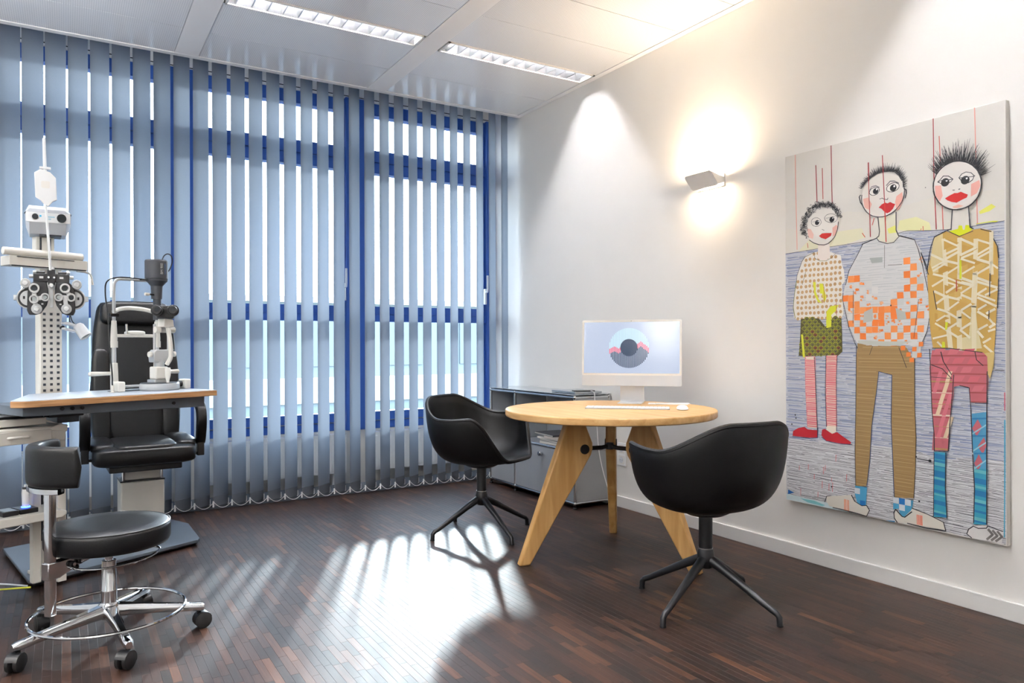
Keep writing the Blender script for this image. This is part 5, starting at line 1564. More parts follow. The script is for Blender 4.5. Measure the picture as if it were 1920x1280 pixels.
# ---------------------------------------------------------------- phoropter hanging from the arm
ph, T = unit('phoropter', 'black and silver eye test head with many lens dials under the arm', 'phoropter', -0.30, -0.02, 1.19)
PX = -0.300
ph.rotation_euler = (0, 0, R(UA - 25)); ph.scale = (0.92, 1, 1); ph.location = UO + UR @ Vector((-0.285, -0.02, 1.19))
def yc(s, x, z, r, y0, y1, n=24):
    return s.cyl((x, y0, z), (x, y1, z), r, n)
for sg_ in (-1, 1):
    body = [(0.020, 1.338), (0.072, 1.338), (0.090, 1.318), (0.094, 1.29), (0.096, 1.215), (0.088, 1.197), (0.062, 1.197), (0.042, 1.205), (0.020, 1.238), (0.011, 1.27), (0.013, 1.305)]
    pts = [(PX + sg_ * x, z) for x, z in body]
    MB().prism(pts, 'y', -0.055, -0.015).build('lens_housing', 'phoropter_black', ph, True, bevel=0.003, M=T)
    dk = yc(MB(), PX + sg_ * 0.092, 1.268, 0.046, -0.038, -0.020, 36).build('power_wheel', 'silver_paint', ph, True, bevel=0.001, M=T)
    yc(MB(), PX + sg_ * 0.092, 1.268, 0.0405, -0.0395, -0.038, 36).build('wheel_scale', 'phoropter_black', dk, M=T)
    yc(MB(), PX + sg_ * 0.092, 1.268, 0.032, -0.041, -0.0395, 36).build('wheel_face', 'silver_paint', dk, M=T)
    MB().bb((PX + sg_ * 0.108 - 0.004, -0.0425, 1.264), (PX + sg_ * 0.108 + 0.004, -0.041, 1.276)).build('scale_window', 'phoropter_black', dk, False, M=T)
    MB().bb((PX + sg_ * 0.143 - 0.006, -0.04, 1.258), (PX + sg_ * 0.143 + 0.006, -0.02, 1.280)).build('side_clip', 'silver_paint', ph, True, bevel=0.001, M=T)
    kn = yc(MB(), PX + sg_ * 0.102, 1.330, 0.0205, -0.062, -0.03, 28).build('cylinder_knob', 'silver_paint', ph, True, bevel=0.002, M=T)
    yc(MB(), PX + sg_ * 0.102, 1.330, 0.010, -0.072, -0.062, 20).build('knob_cap', 'chrome', kn, M=T)
    # horizontal drum bars on top
    MB().bb((PX + sg_ * 0.014, -0.05, 1.337), (PX + sg_ * 0.072, -0.01, 1.374)).build('drum_bar', 'phoropter_black', ph, True, bevel=0.003, M=T)
    MB().tube([(PX + sg_ * 0.026, -0.028, 1.379), (PX + sg_ * 0.060, -0.028, 1.379)], 0.008, 12).build('vertex_roll', 'phoropter_black', ph, M=T)
    MB().tube([(PX + sg_ * 0.060, -0.028, 1.381), (PX + sg_ * 0.074, -0.028, 1.381)], 0.0065, 12).build('end_knob', 'silver_paint', ph, M=T)
    MB().tube([(PX + sg_ * 0.072, -0.03, 1.362), (PX + sg_ * 0.089, -0.03, 1.362)], 0.008, 12).build('drum_knob', 'silver_paint', ph, M=T)
    MB().bb((PX + sg_ * 0.040 - 0.008, -0.0515, 1.353), (PX + sg_ * 0.040 + 0.008, -0.0495, 1.362)).build('scale_plate', 'text_white', ph, False, M=T)
rings = {-1: [(0.067, 1.309, 0.0215, 'lens_glass'), (0.068, 1.263, 0.0195, 'lens_pale'), (0.025, 1.272, 0.018, 'lens_pale'), (0.058, 1.222, 0.0215, None)],
         1: [(0.054, 1.312, 0.0215, 'lens_glass'), (0.079, 1.273, 0.0185, 'lens_glass'), (0.029, 1.273, 0.018, 'lens_pale'), (0.060, 1.224, 0.0215, None)]}
for sg_, rl in rings.items():
    P0 = [(PX + sg_ * q[0], q[1]) for q in rl]
    for (x0_, z0_), (x1_, z1_) in ((P0[1], P0[2]), (P0[0], P0[1]), (P0[3], P0[1] if sg_ < 0 else ((P0[1][0] + P0[2][0]) / 2, P0[1][1]))):
        d = Vector((x1_ - x0_, 0, z1_ - z0_)); nn = Vector((-d.z, 0, d.x)).normalized() * 0.009
        a_, b_ = Vector((x0_, 0, z0_)), Vector((x1_, 0, z1_))
        MB().prism([((a_ + nn).x, (a_ + nn).z), ((b_ + nn).x, (b_ + nn).z), ((b_ - nn).x, (b_ - nn).z), ((a_ - nn).x, (a_ - nn).z)], 'y', -0.065, -0.055).build('aux_arm', 'silver_paint', ph, True, bevel=0.001, M=T)
    for (dx_, z_, r_, lm_) in rl:
        x_ = PX + sg_ * dx_
        if lm_:
            mt_ = Matrix.Translation((x_, -0.06, z_)) @ Matrix.Rotation(R(90), 4, 'X')
            rg = MB()
            nseg = 28
            prof = [(r_, -0.008), (r_, 0.008), (r_ * .94, 0.011), (r_ * .66, 0.011), (r_ * .6, 0.006), (r_ * .6, -0.008)]
            vs = []; fs = []
            for q in prof:
                for k in range(nseg):
                    a = 2 * math.pi * k / nseg
                    vs.append(mt_ @ Vector((q[0] * math.cos(a), q[0] * math.sin(a), q[1])))
            for i in range(len(prof)):
                j = (i + 1) % len(prof)
                for k in range(nseg):
                    l = (k + 1) % nseg
                    fs.append((i * nseg + k, i * nseg + l, j * nseg + l, j * nseg + k))
            rg.add(vs, fs)
            ro_ = rg.build('lens_ring', 'silver_paint', ph, True, M=T)
            yc(MB(), x_, z_, r_ * .62, -0.064, -0.058, 24).build('lens_rim', 'phoropter_black', ro_, M=T)
            yc(MB(), x_, z_, r_ * (.44 if lm_ == 'lens_pale' else .5), -0.0655, -0.064, 24).build('lens', lm_, ro_, M=T)
        else:
            ro_ = yc(MB(), x_, z_, r_, -0.066, -0.05, 32).build('axis_dial', 'silver_paint', ph, True, bevel=0.001, M=T)
            yc(MB(), x_, z_, r_ * .55, -0.080, -0.066, 24).build('dial_knob', 'chrome', ro_, True, bevel=0.002, M=T)
    MB().bb((PX + sg_ * 0.036 - 0.004, -0.0575, 1.2405), (PX + sg_ * 0.036 + 0.004, -0.055, 1.2465)).build('index_plate', 'text_white', ph, False, M=T)
MB().prism([(PX - 0.016, 1.392), (PX + 0.016, 1.392), (PX + 0.017, 1.35), (PX + 0.012, 1.325), (PX - 0.012, 1.325), (PX - 0.017, 1.35)], 'y', -0.062, -0.005).build('centre_bracket', 'phoropter_black', ph, True, bevel=0.002, M=T)
MB().prism([(PX - 0.019, 1.338), (PX + 0.019, 1.338), (PX + 0.017, 1.318), (PX + 0.007, 1.303), (PX + 0.006, 1.23), (PX - 0.006, 1.23), (PX - 0.007, 1.303), (PX - 0.017, 1.318)], 'y', -0.045, -0.03).build('centre_plate', 'silver_paint', ph, True, bevel=0.001, M=T)
yc(MB(), PX, 1.323, 0.0095, -0.072, -0.045, 20).build('centre_knob', 'chrome', ph, True, bevel=0.002, M=T)
for dx in (-0.011, 0.011):
    yc(MB(), PX + dx, 1.357, 0.0045, -0.067, -0.06, 12).build('bracket_screw', 'chrome', ph, M=T)
MB().cyl((PX, -0.02, 1.385), (PX, 0.06, 1.41), 0.011, 14).build('suspension', 'silver_paint', ph, M=T)
# near point rod with its card holder, raised upright
rd = MB().tube([(-0.304, -0.060, 1.388), (-0.307, -0.066, 1.46), (-0.314, -0.068, 1.56), (-0.321, -0.07, 1.66)], 0.0055, 10).build('near_rod', 'white_plastic', ph, M=T)
MB().tube([(-0.323, -0.07, 1.80), (-0.327, -0.07, 1.945), (-0.327, -0.07, 1.95)], [0.0075, 0.0062, 0.004], 10).build('rod_end', 'white_plastic', rd, M=T)
cd = MB().prism([(-0.365, 1.798), (-0.341, 1.815), (-0.303, 1.805), (-0.280, 1.782), (-0.276, 1.689), (-0.293, 1.680), (-0.311, 1.657), (-0.329, 1.668), (-0.341, 1.682), (-0.361, 1.695)], 'y', -0.078, -0.068).build('card_disc', 'white_plastic', rd, True, bevel=0.002, M=T)
MB().prism(rrect(-0.338, 1.735, -0.304, 1.765, 0.006), 'y', -0.0785, -0.078).build('card_window', 'white_gloss', cd, True, M=T)
MB().bb((-0.345, -0.08, 1.816), (-0.300, -0.06, 1.826)).build('card_clamp', 'white_plastic', rd, True, bevel=0.002, M=T)

# ---------------------------------------------------------------- instrument table
it, T = unit('instrument_table', 'grey topped swivel table with wooden edge in front of the black chair', 'table', -0.13, -0.13, 0.75)
YF, YK = -0.365, 0.075
bd = arc(-0.50, YF + 0.06, 0.06, 190, 270, 6) + [(0.283, YF), (0.283, YK)] + arc(-0.31, YK - 0.05, 0.05, 90, 150, 4)
MB().prism(bd, 'z', 0.828, 0.8525).build('tabletop', 'ply_edge', it, True, bevel=0.002, M=T)
def shrink(p, k=0.002):
    cx_, cy_ = sum(q[0] for q in p) / len(p), sum(q[1] for q in p) / len(p)
    return [(q[0] + (k if q[0] < cx_ else -k), q[1] + (k if q[1] < cy_ else -k)) for q in p]
MB().prism(shrink(bd), 'z', 0.8526, 0.855).build('laminate_top', 'laminate', it, True, M=T)
MB().prism([(-0.512, 0.790), (0.257, 0.776), (0.257, 0.828), (-0.512, 0.828)], 'y', -0.305, 0.03).build('apron', 'steel_grey', it, True, bevel=0.003, M=T)
for kx, kz in ((-0.372, 0.812), (-0.333, 0.811), (-0.295, 0.810), (0.101, 0.803)):
    MB().cyl((kx, -0.313, kz), (kx, -0.305, kz), 0.0075, 14).build('apron_button', 'black_plastic', it, True, bevel=0.001, M=T)
MB().bb((-0.34, -0.12, 0.762), (-0.20, 0.02, 0.795)).build('swivel_block', 'black_plastic', it, True, bevel=0.003, M=T)
MB().prism([(-0.30, -0.10), (-0.21, -0.10), (-0.20, 0.148), (-0.25, 0.148)], 'z', 0.735, 0.764).build('swivel_arm', 'dark_grey', it, True, bevel=0.003, M=T)

# ---------------------------------------------------------------- slit lamp on the table
sl, T = unit('slit_lamp', 'slit lamp microscope with black lamp head and chin rest on the table', 'slit lamp', 0.13, -0.12, 0.855)
CY_ = -0.13
# cross slide base and rails
MB().lathe([(0.0001, 0.857), (0.088, 0.857), (0.091, 0.862), (0.089, 0.885), (0.084, 0.888), (0.0001, 0.888)], 40, Matrix.Translation((0.137, CY_, 0)) @ Matrix.Diagonal((1, 0.85, 1, 1))).build('slide_base', 'silver_paint', sl, M=T)
MB().lathe([(0.0001, 0.888), (0.086, 0.888), (0.084, 0.8905), (0.0001, 0.8905)], 40, Matrix.Translation((0.137, CY_, 0)) @ Matrix.Diagonal((1, 0.85, 1, 1))).build('base_rim', 'dark_grey', sl, M=T)
for bx in (-0.055, 0.262):
    MB().bb((bx - 0.016, CY_ - 0.03, 0.8555), (bx + 0.016, CY_ + 0.03, 0.902)).build('rail_block', 'cream_light', sl, True, bevel=0.006, M=T)
MB().cyl((-0.04, CY_ + 0.045, 0.876), (0.25, CY_ + 0.045, 0.876), 0.007, 12).build('axle_rail', 'silver_paint', sl, M=T)
MB().cyl((0.222, CY_, 0.880), (0.245, CY_, 0.880), 0.014, 16).build('wheel', 'black_plastic', sl, M=T)
MB().bb((-0.06, CY_ + 0.03, 0.8552), (0.27, CY_ + 0.09, 0.8575)).build('slide_pad', 'dark_grey', sl, False, M=T)
# joystick
MB().lathe([(0.0001, 0.888), (0.006, 0.888), (0.008, 0.905), (0.0125, 0.925), (0.0135, 0.95), (0.011, 0.961), (0.0001, 0.962)], 18, Matrix.Translation((0.139, CY_ - 0.065, 0))).build('joystick', 'cream_light', sl, M=T)
# instrument body
MB().bb((0.102, CY_ - 0.02, 0.888), (0.172, CY_ + 0.05, 0.905)).build('arm_foot', 'silver_paint', sl, True, bevel=0.004, M=T)
MB().bb((0.105, CY_ - 0.025, 0.905), (0.166, CY_ + 0.035, 0.965)).build('arm_block', 'cream_light', sl, True, bevel=0.006, M=T)
MB().cyl((0.135, CY_, 0.965), (0.135, CY_, 1.00), 0.022, 20).build('pivot', 'silver_paint', sl, M=T)
MB().prism([(0.100, 0.985), (0.172, 0.985), (0.180, 1.01), (0.19, 1.035), (0.175, 1.045), (0.11, 1.045), (0.095, 1.03)], 'y', CY_ - 0.02, CY_ + 0.03).build('yoke', 'silver_paint', sl, True, bevel=0.004, M=T)
for kx in (0.087, 0.204):
    MB().tube([(kx - 0.006, CY_ - 0.005, 1.023), (kx + 0.006, CY_ - 0.005, 1.023)], 0.013, 16).build('width_knob', 'cream_light', sl, M=T)
MB().cyl((0.09, CY_ - 0.005, 1.023), (0.20, CY_ - 0.005, 1.023), 0.007, 10).build('knob_axle', 'silver_paint', sl, M=T)
for kx in (0.112, 0.180):
    MB().cyl((kx, CY_, 1.035), (kx, CY_, 1.165), 0.006, 12).build('pillar', 'silver_paint', sl, M=T)
MB().tube(spline([(0.155, CY_ - 0.03, 0.975), (0.162, CY_ - 0.05, 1.01), (0.158, CY_ - 0.055, 1.07), (0.152, CY_ - 0.05, 1.13), (0.150, CY_ - 0.04, 1.175)], 6), 0.010, 10).build('microscope_arm', 'cream_light', sl, M=T)
for kx in (0.115, 0.185):
    MB().tube([(kx - 0.012, CY_ - 0.02, 1.138), (kx + 0.012, CY_ - 0.02, 1.138)], 0.015, 16).build('clamp_drum', 'cream_light', sl, M=T)
MB().bb((0.115, CY_ - 0.015, 1.125), (0.185, CY_ + 0.02, 1.15)).build('cross_bar', 'silver_paint', sl, True, bevel=0.003, M=T)
MB().prism([(0.125, 1.150), (0.175, 1.150), (0.172, 1.185), (0.128, 1.19)], 'y', CY_ - 0.06, CY_).build('microscope_mount', 'cream_light', sl, True, bevel=0.003, M=T)
# microscope with two eyepieces turned to the examiner
MM = T @ Matrix.Translation((0.150, CY_ - 0.03, 0)) @ Matrix.Rotation(R(-32), 4, 'Z')
MB().prism([(-0.034, 1.19), (0.034, 1.19), (0.046, 1.225), (0.028, 1.25), (-0.028, 1.25), (-0.046, 1.225)], 'y', -0.05, 0.05).build('microscope_body', 'black_plastic', sl, True, bevel=0.005, M=MM)
for ex in (-0.033, 0.033):
    ep = MB().tube([(ex, -0.04, 1.226), (ex, -0.085, 1.226)], 0.0265, 24).build('eyepiece', 'black_plastic', sl, True, bevel=0.002, M=MM)
    MB().tube([(ex, -0.085, 1.227), (ex, -0.11, 1.228)], [0.021, 0.017], 24).build('eyecup', 'rubber', ep, M=MM)
    MB().cyl((ex, -0.1105, 1.228), (ex, -0.1115, 1.228), 0.011, 18).build('eye_lens', 'lens_glass', ep, M=MM)
# lamp tower
MB().lathe([(0.0001, 1.185), (0.018, 1.185), (0.018, 1.29), (0.0001, 1.29)], 20, Matrix.Translation((0.137, CY_ + 0.02, 0))).build('lamp_stem', 'dark_grey', sl, M=T)
MB().lathe([(0.0001, 1.285), (0.024, 1.285), (0.026, 1.345), (0.040, 1.362), (0.047, 1.368), (0.049, 1.378), (0.0001, 1.378)], 28, Matrix.Translation((0.135, CY_ + 0.02, 0))).build('lamp_neck', 'lamp_grey', sl, M=T)
lh = MB()
nr = 48
prof = [(0.0495, 1.380), (0.0495, 1.462), (0.046, 1.468)]
vs = []; fs = []
for r_, z_ in prof:
    for k in range(nr):
        a = 2 * math.pi * k / nr
        rib = 0.0 if (200 < math.degrees(a) < 330) else (0.0012 if k % 2 else -0.0006)
        vs.append((0.134 + (r_ + rib) * math.cos(a), CY_ + 0.02 + (r_ + rib) * math.sin(a), z_))
for j in range(2):
    for k in range(nr):
        l = (k + 1) % nr
        fs.append((j * nr + k, j * nr + l, (j + 1) * nr + l, (j + 1) * nr + k))
fs.append(tuple(range(nr))[::-1]); fs.append(tuple(range(2 * nr, 3 * nr)))
lhd = lh.add(vs, fs).build('lamp_head', 'lamp_grey', sl, True, 25, M=T)
MTX = T @ Matrix.Translation((0.134, CY_ + 0.02, 1.424)) @ Matrix.Rotation(R(-6), 4, 'Z') @ Matrix.Translation((0.003, -0.0503, 0)) @ Matrix.Rotation(R(90), 4, 'X') @ Matrix.Rotation(R(90), 4, 'Z')
text_mesh('lettering', 'BM 900', 0.0165, 'text_white', lhd, MTX)
MTX2 = T @ Matrix.Translation((0.134, CY_ + 0.02, 1.424)) @ Matrix.Rotation(R(14), 4, 'Z') @ Matrix.Translation((0.003, -0.0503, 0)) @ Matrix.Rotation(R(90), 4, 'X') @ Matrix.Rotation(R(90), 4, 'Z')
text_mesh('lettering', 'HAAG-STREIT', 0.0085, 'text_blue', lhd, MTX2)
MB().cyl((0.085, CY_ + 0.0, 1.303), (0.118, CY_ + 0.01, 1.303), 0.004, 8).build('filter_lever', 'black_plastic', sl, M=T)
MB().cyl((0.066, CY_ - 0.002, 1.303), (0.086, CY_, 1.303), 0.007, 12).build('lever_knob', 'cream_light', sl, M=T)
MB().bb((0.058, CY_ + 0.01, 1.368), (0.09, CY_ + 0.03, 1.374)).build('focus_lever', 'black_plastic', sl, True, M=T)
# head rest frame standing behind
HY = CY_ + 0.11
xa_, xb_ = -0.020, 0.186
fr_ = [(xa_, HY, 1.10)] + [(xa_, HY, 1.33)] + [(xa_ + 0.034 - 0.034 * math.cos(R(a)), HY, 1.342 + 0.034 * math.sin(R(a))) for a in range(0, 91, 15)] + [(xb_ - 0.034 + 0.034 * math.sin(R(a)), HY, 1.342 + 0.034 * math.cos(R(a))) for a in range(0, 91, 15)] + [(xb_, HY, 1.33), (xb_, HY, 1.10)]
MB().tube(fr_, 0.0075, 12).build('head_frame', 'silver_paint', sl, M=T)
for x_ in (xa_, xb_):
    MB().lathe([(0.0001, 1.07), (0.014, 1.07), (0.015, 1.10), (0.011, 1.18), (0.0001, 1.182)], 18, Matrix.Translation((x_, HY, 0))).build('frame_sleeve', 'cream_light', sl, M=T)
    MB().cyl((x_, HY, 1.055), (x_, HY, 1.085), 0.0165, 18).build('height_ring', 'cream_light', sl, M=T)
    MB().cyl((x_, HY, 0.97), (x_, HY, 1.06), 0.0095, 14).build('frame_post', 'silver_paint', sl, M=T)
    MB().prism([(x_ - 0.011, 0.985), (x_ + 0.010, 0.985), (x_ + 0.013, 0.93), (x_ + 0.015, 0.8555), (x_ - 0.011, 0.8555), (x_ - 0.012, 0.93)], 'y', HY - 0.015, HY + 0.015).build('frame_foot', 'cream_light', sl, True, bevel=0.003, M=T)
MB().bb((xa_ - 0.02, HY - 0.012, 1.198), (xa_ + 0.018, HY + 0.012, 1.213)).build('level_mark', 'black_plastic', sl, True, M=T)
for s_, x_ in ((-1, xa_), (1, xb_)):
    MB().tube([(x_, HY, 0.936), (x_ + s_ * 0.05, HY, 0.936), (x_ + s_ * 0.09, HY, 0.936), (x_ + s_ * 0.108, HY, 0.936), (x_ + s_ * 0.113, HY, 0.936)], [0.008, 0.009, 0.0105, 0.011, 0.005], 14).build('patient_handle', 'cream_light', sl, M=T)
MB().tube(spline([(xa_, HY, 1.222), (0.02, HY + 0.025, 1.236), (0.083, HY + 0.04, 1.243), (0.146, HY + 0.025, 1.236), (xb_, HY, 1.222)], 8), 0.010, 10).build('forehead_band', 'cream_light', sl, M=T)
MB().bb((xa_, HY - 0.012, 1.103), (xb_, HY + 0.012, 1.118)).build('chin_bar', 'cream_light', sl, True, bevel=0.003, M=T)
superell(MB(), (0.083, HY + 0.01, 1.123), (0.045, 0.03, 0.012), 0.6, 0.7).build('chin_rest', 'cream_light', sl, M=T)
MB().cyl((0.035, HY - 0.01, 1.12), (0.033, HY - 0.01, 1.165), 0.005, 10).build('paper_pin', 'chrome', sl, M=T)
# cables of the slit lamp
cp = spline([(0.085, CY_ + 0.02, 1.372), (0.03, CY_ + 0.05, 1.378), (-0.03, CY_ + 0.06, 1.376), (-0.075, CY_ + 0.06, 1.355), (-0.088, CY_ + 0.05, 1.30), (-0.090, CY_ + 0.02, 1.18), (-0.094, CY_ - 0.0, 1.05), (-0.095, CY_ - 0.02, 0.95), (-0.093, CY_ - 0.02, 0.885)], 10)
MB().tube(cp, 0.0032, 8).build('lamp_cable', 'black_plastic', sl, M=T)
MB().lathe([(0.0001, 0.8555), (0.012, 0.8555), (0.012, 0.858), (0.0075, 0.86), (0.006, 0.888), (0.0001, 0.888)], 14, Matrix.Translation((-0.093, CY_ - 0.02, 0))).build('cable_plug', 'cream', sl, M=T)
MB().tube(spline([(0.160, CY_ + 0.02, 1.467), (0.172, CY_ + 0.02, 1.492), (0.190, CY_ + 0.02, 1.503), (0.208, CY_ + 0.02, 1.494), (0.212, CY_ + 0.02, 1.465), (0.200, CY_ + 0.02, 1.43), (0.184, CY_ + 0.02, 1.41)], 8), 0.0028, 8).build('head_cable', 'black_plastic', sl, M=T)
jk, T = unit('table_knob', 'small black square knob on the far right end of the instrument table', 'knob', 0.235, 0.03, 0.855)
MB().bb((0.222, 0.017, 0.855), (0.248, 0.043, 0.857)).build('rosette', 'dark_grey', jk, True, M=T)
MB().bb((0.228, 0.023, 0.857), (0.242, 0.037, 0.874)).build('cap', 'black_plastic', jk, True, bevel=0.001, M=T)

# ---------------------------------------------------------------- examination chair
cw = UO + UR @ Vector((0.35, 0.43, 0.034))
ec = thing('examination_chair', 'black leather examination chair with headrest and armrests before the blind', 'chair', tuple(cw), 2)
Z0 = 0.034
def zb(z): return z - Z0
MB().bb((-0.105, -0.07, 0.0), (0.105, 0.11, zb(0.345))).build('column_casing', 'cream', ec, True, bevel=0.008)
MB().bb((-0.107, -0.072, zb(0.345)), (0.107, 0.112, zb(0.352))).build('casing_rim', 'black_plastic', ec, True)
MB().bb((-0.088, -0.055, zb(0.352)), (0.088, 0.095, zb(0.43))).build('lift_column', 'cream', ec, True, bevel=0.006)
MB().cyl((0.093, -0.06, zb(0.352)), (0.093, -0.06, zb(0.42)), 0.006, 10).build('guide_rod', 'chrome', ec)
MB().cyl((-0.093, -0.06, zb(0.352)), (-0.093, -0.06, zb(0.42)), 0.006, 10).build('guide_rod', 'chrome', ec)
MB().bb((-0.17, -0.22, zb(0.420)), (0.17, 0.2, zb(0.452))).build('seat_mechanism', 'black_plastic', ec, True, bevel=0.006)
st = MB()
superell(st, (0, -0.03, zb(0.50)), (0.243, 0.25, 0.052), 0.35, 0.28, 40, 16)
st = st.build('seat', 'leather', ec, True, 80)
superell(MB(), (0, -0.035, zb(0.540)), (0.15, 0.235, 0.026), 0.5, 0.3, 32, 12).build('seat_cushion', 'leather', st, True, 80)
for s_ in (-1, 1):
    superell(MB(), (s_ * 0.195, -0.01, zb(0.545)), (0.056, 0.21, 0.032), 0.7, 0.5, 28, 12, Matrix.Rotation(R(0), 4, 'Y')).build('seat_bolster', 'leather', st, True, 80)
MR = Matrix.Rotation(R(-9), 4, 'X')
bk = MB()
def back_pt(sd):
    def f(u, v):
        th = 2 * math.pi * u
        zz_ = v
        # half width by height
        w_ = 0.213 + 0.018 * math.sin(min(1, zz_ / 0.5) * math.pi) - 0.035 * max(0, (zz_ - 0.6) / 0.4) ** 2
        k = 1.0
        if zz_ > 0.93: k = math.sqrt(max(0.0, 1 - ((zz_ - 0.93) / 0.07) ** 2)) * 0.28 + 0.72
        if zz_ > 0.995: k = 0.001
        if zz_ < 0.005: k = 0.001
        f2 = lambda a, e: math.copysign(abs(a) ** e, a)
        x_ = w_ * k * f2(math.cos(th), 0.35); y_ = 0.052 * (k if k > 0.01 else 0.001) * f2(math.sin(th), 0.6)
        return MR @ Vector((x_, y_, zz_ * 0.80)) + Vector((0, 0.205, zb(0.53)))
    return f
bk.grid(back_pt(0), 44, 40, True)
bk = bk.build('backrest', 'leather', ec, True, 70)
for s_ in (-1, 1):
    superell(MB(), MR @ Vector((s_ * 0.172, -0.036, 0.25)) + Vector((0, 0.205, zb(0.53))), (0.05, 0.026, 0.27), 0.5, 0.7, 24, 18, MR).build('side_bolster', 'leather', bk, True, 80)
superell(MB(), MR @ Vector((0, -0.045, 0.30)) + Vector((0, 0.205, zb(0.53))), (0.135, 0.022, 0.30), 0.3, 0.5, 28, 18, MR).build('back_cushion', 'leather', bk, True, 80)
superell(MB(), MR @ Vector((0, -0.055, 0.715)) + Vector((0, 0.205, zb(0.53))), (0.175, 0.048, 0.068), 0.45, 0.5, 32, 16, MR).build('headrest', 'leather', ec, True, 80)
for s_ in (-1, 1):
    ap = spline([(0.17, zb(0.735)), (0.0, zb(0.752)), (-0.12, zb(0.745)), (-0.175, zb(0.71)), (-0.185, zb(0.65)), (-0.165, zb(0.58)), (-0.14, zb(0.545))], 8)
    ap = [(q.x, q.y) for q in [Vector((a[0], a[1])) for a in ap]]
    g = MB(); vs = []; fs = []
    for i, (y_, z_) in enumerate(ap):
        a_ = Vector(ap[max(0, i - 1)]); b_ = Vector(ap[min(len(ap) - 1, i + 1)])
        t_ = (b_ - a_).normalized(); nn = Vector((-t_.y, t_.x)) * (0.024 if i < len(ap) * .75 else 0.022)
        for dx, dn in ((-0.024, -0.7), (-0.024, 0.7), (-0.018, 1), (0.018, 1), (0.024, 0.7), (0.024, -0.7), (0.018, -1), (-0.018, -1)):
            vs.append((s_ * 0.272 + dx, y_ + nn.x * dn, z_ + nn.y * dn))
    m_ = len(ap)
    for i in range(m_ - 1):
        for k in range(8):
            l = (k + 1) % 8
            fs.append((i * 8 + k, i * 8 + l, (i + 1) * 8 + l, (i + 1) * 8 + k))
    fs += [tuple(range(8))[::-1], tuple(range((m_ - 1) * 8, m_ * 8))]
    am = g.add(vs, fs).build('armrest', 'leather_matt', ec, True, 60)
    MB().bb((s_ * 0.272 - 0.018, -0.165, zb(0.47)), (s_ * 0.272 + 0.018, -0.118, zb(0.56))).build('arm_socket', 'black_plastic', am, True, bevel=0.004)
    MB().bb((min(s_ * 0.21, s_ * 0.272), -0.155, zb(0.478)), (max(s_ * 0.21, s_ * 0.272), -0.128, zb(0.49))).build('arm_bar', 'black_metal', am, True)

# ---------------------------------------------------------------- examiner's stool
sto = thing('swivel_stool', 'round black leather stool with small backrest on a chrome five-star base', 'stool', (0.131, 3.045, 0))
MB().lathe([(0.0001, 0.345), (0.185, 0.345), (0.199, 0.350), (0.204, 0.362), (0.205, 0.405), (0.202, 0.416), (0.194, 0.422), (0.12, 0.426), (0.0001, 0.427)], 56).build('seat', 'leather', sto, True, 60)
MB().tube([(0.2005 * math.cos(R(a)), 0.2005 * math.sin(R(a)), 0.4185) for a in range(0, 360, 6)], 0.003, 6, closed=True).build('seat_piping', 'leather', sto)
MB().lathe([(0.0001, 0.325), (0.09, 0.325), (0.10, 0.345), (0.0001, 0.345)], 28).build('seat_plate', 'black_metal', sto)
MB().lathe([(0.0001, 0.285), (0.0135, 0.285), (0.0135, 0.33), (0.0001, 0.33)], 18).build('piston', 'chrome', sto)
MB().lathe([(0.0001, 0.308), (0.017, 0.308), (0.017, 0.328), (0.0001, 0.328)], 18).build('piston_collar', 'black_plastic', sto)
MB().lathe([(0.0001, 0.09), (0.026, 0.09), (0.026, 0.175), (0.0265, 0.178), (0.0265, 0.182), (0.025, 0.185), (0.0235, 0.288), (0.0001, 0.29)], 28).build('gas_column', 'chrome', sto)
hubm = MB().lathe([(0.0001, 0.082), (0.034, 0.082), (0.038, 0.095), (0.036, 0.128), (0.029, 0.138), (0.0001, 0.138)], 28).build('hub', 'chrome', sto)
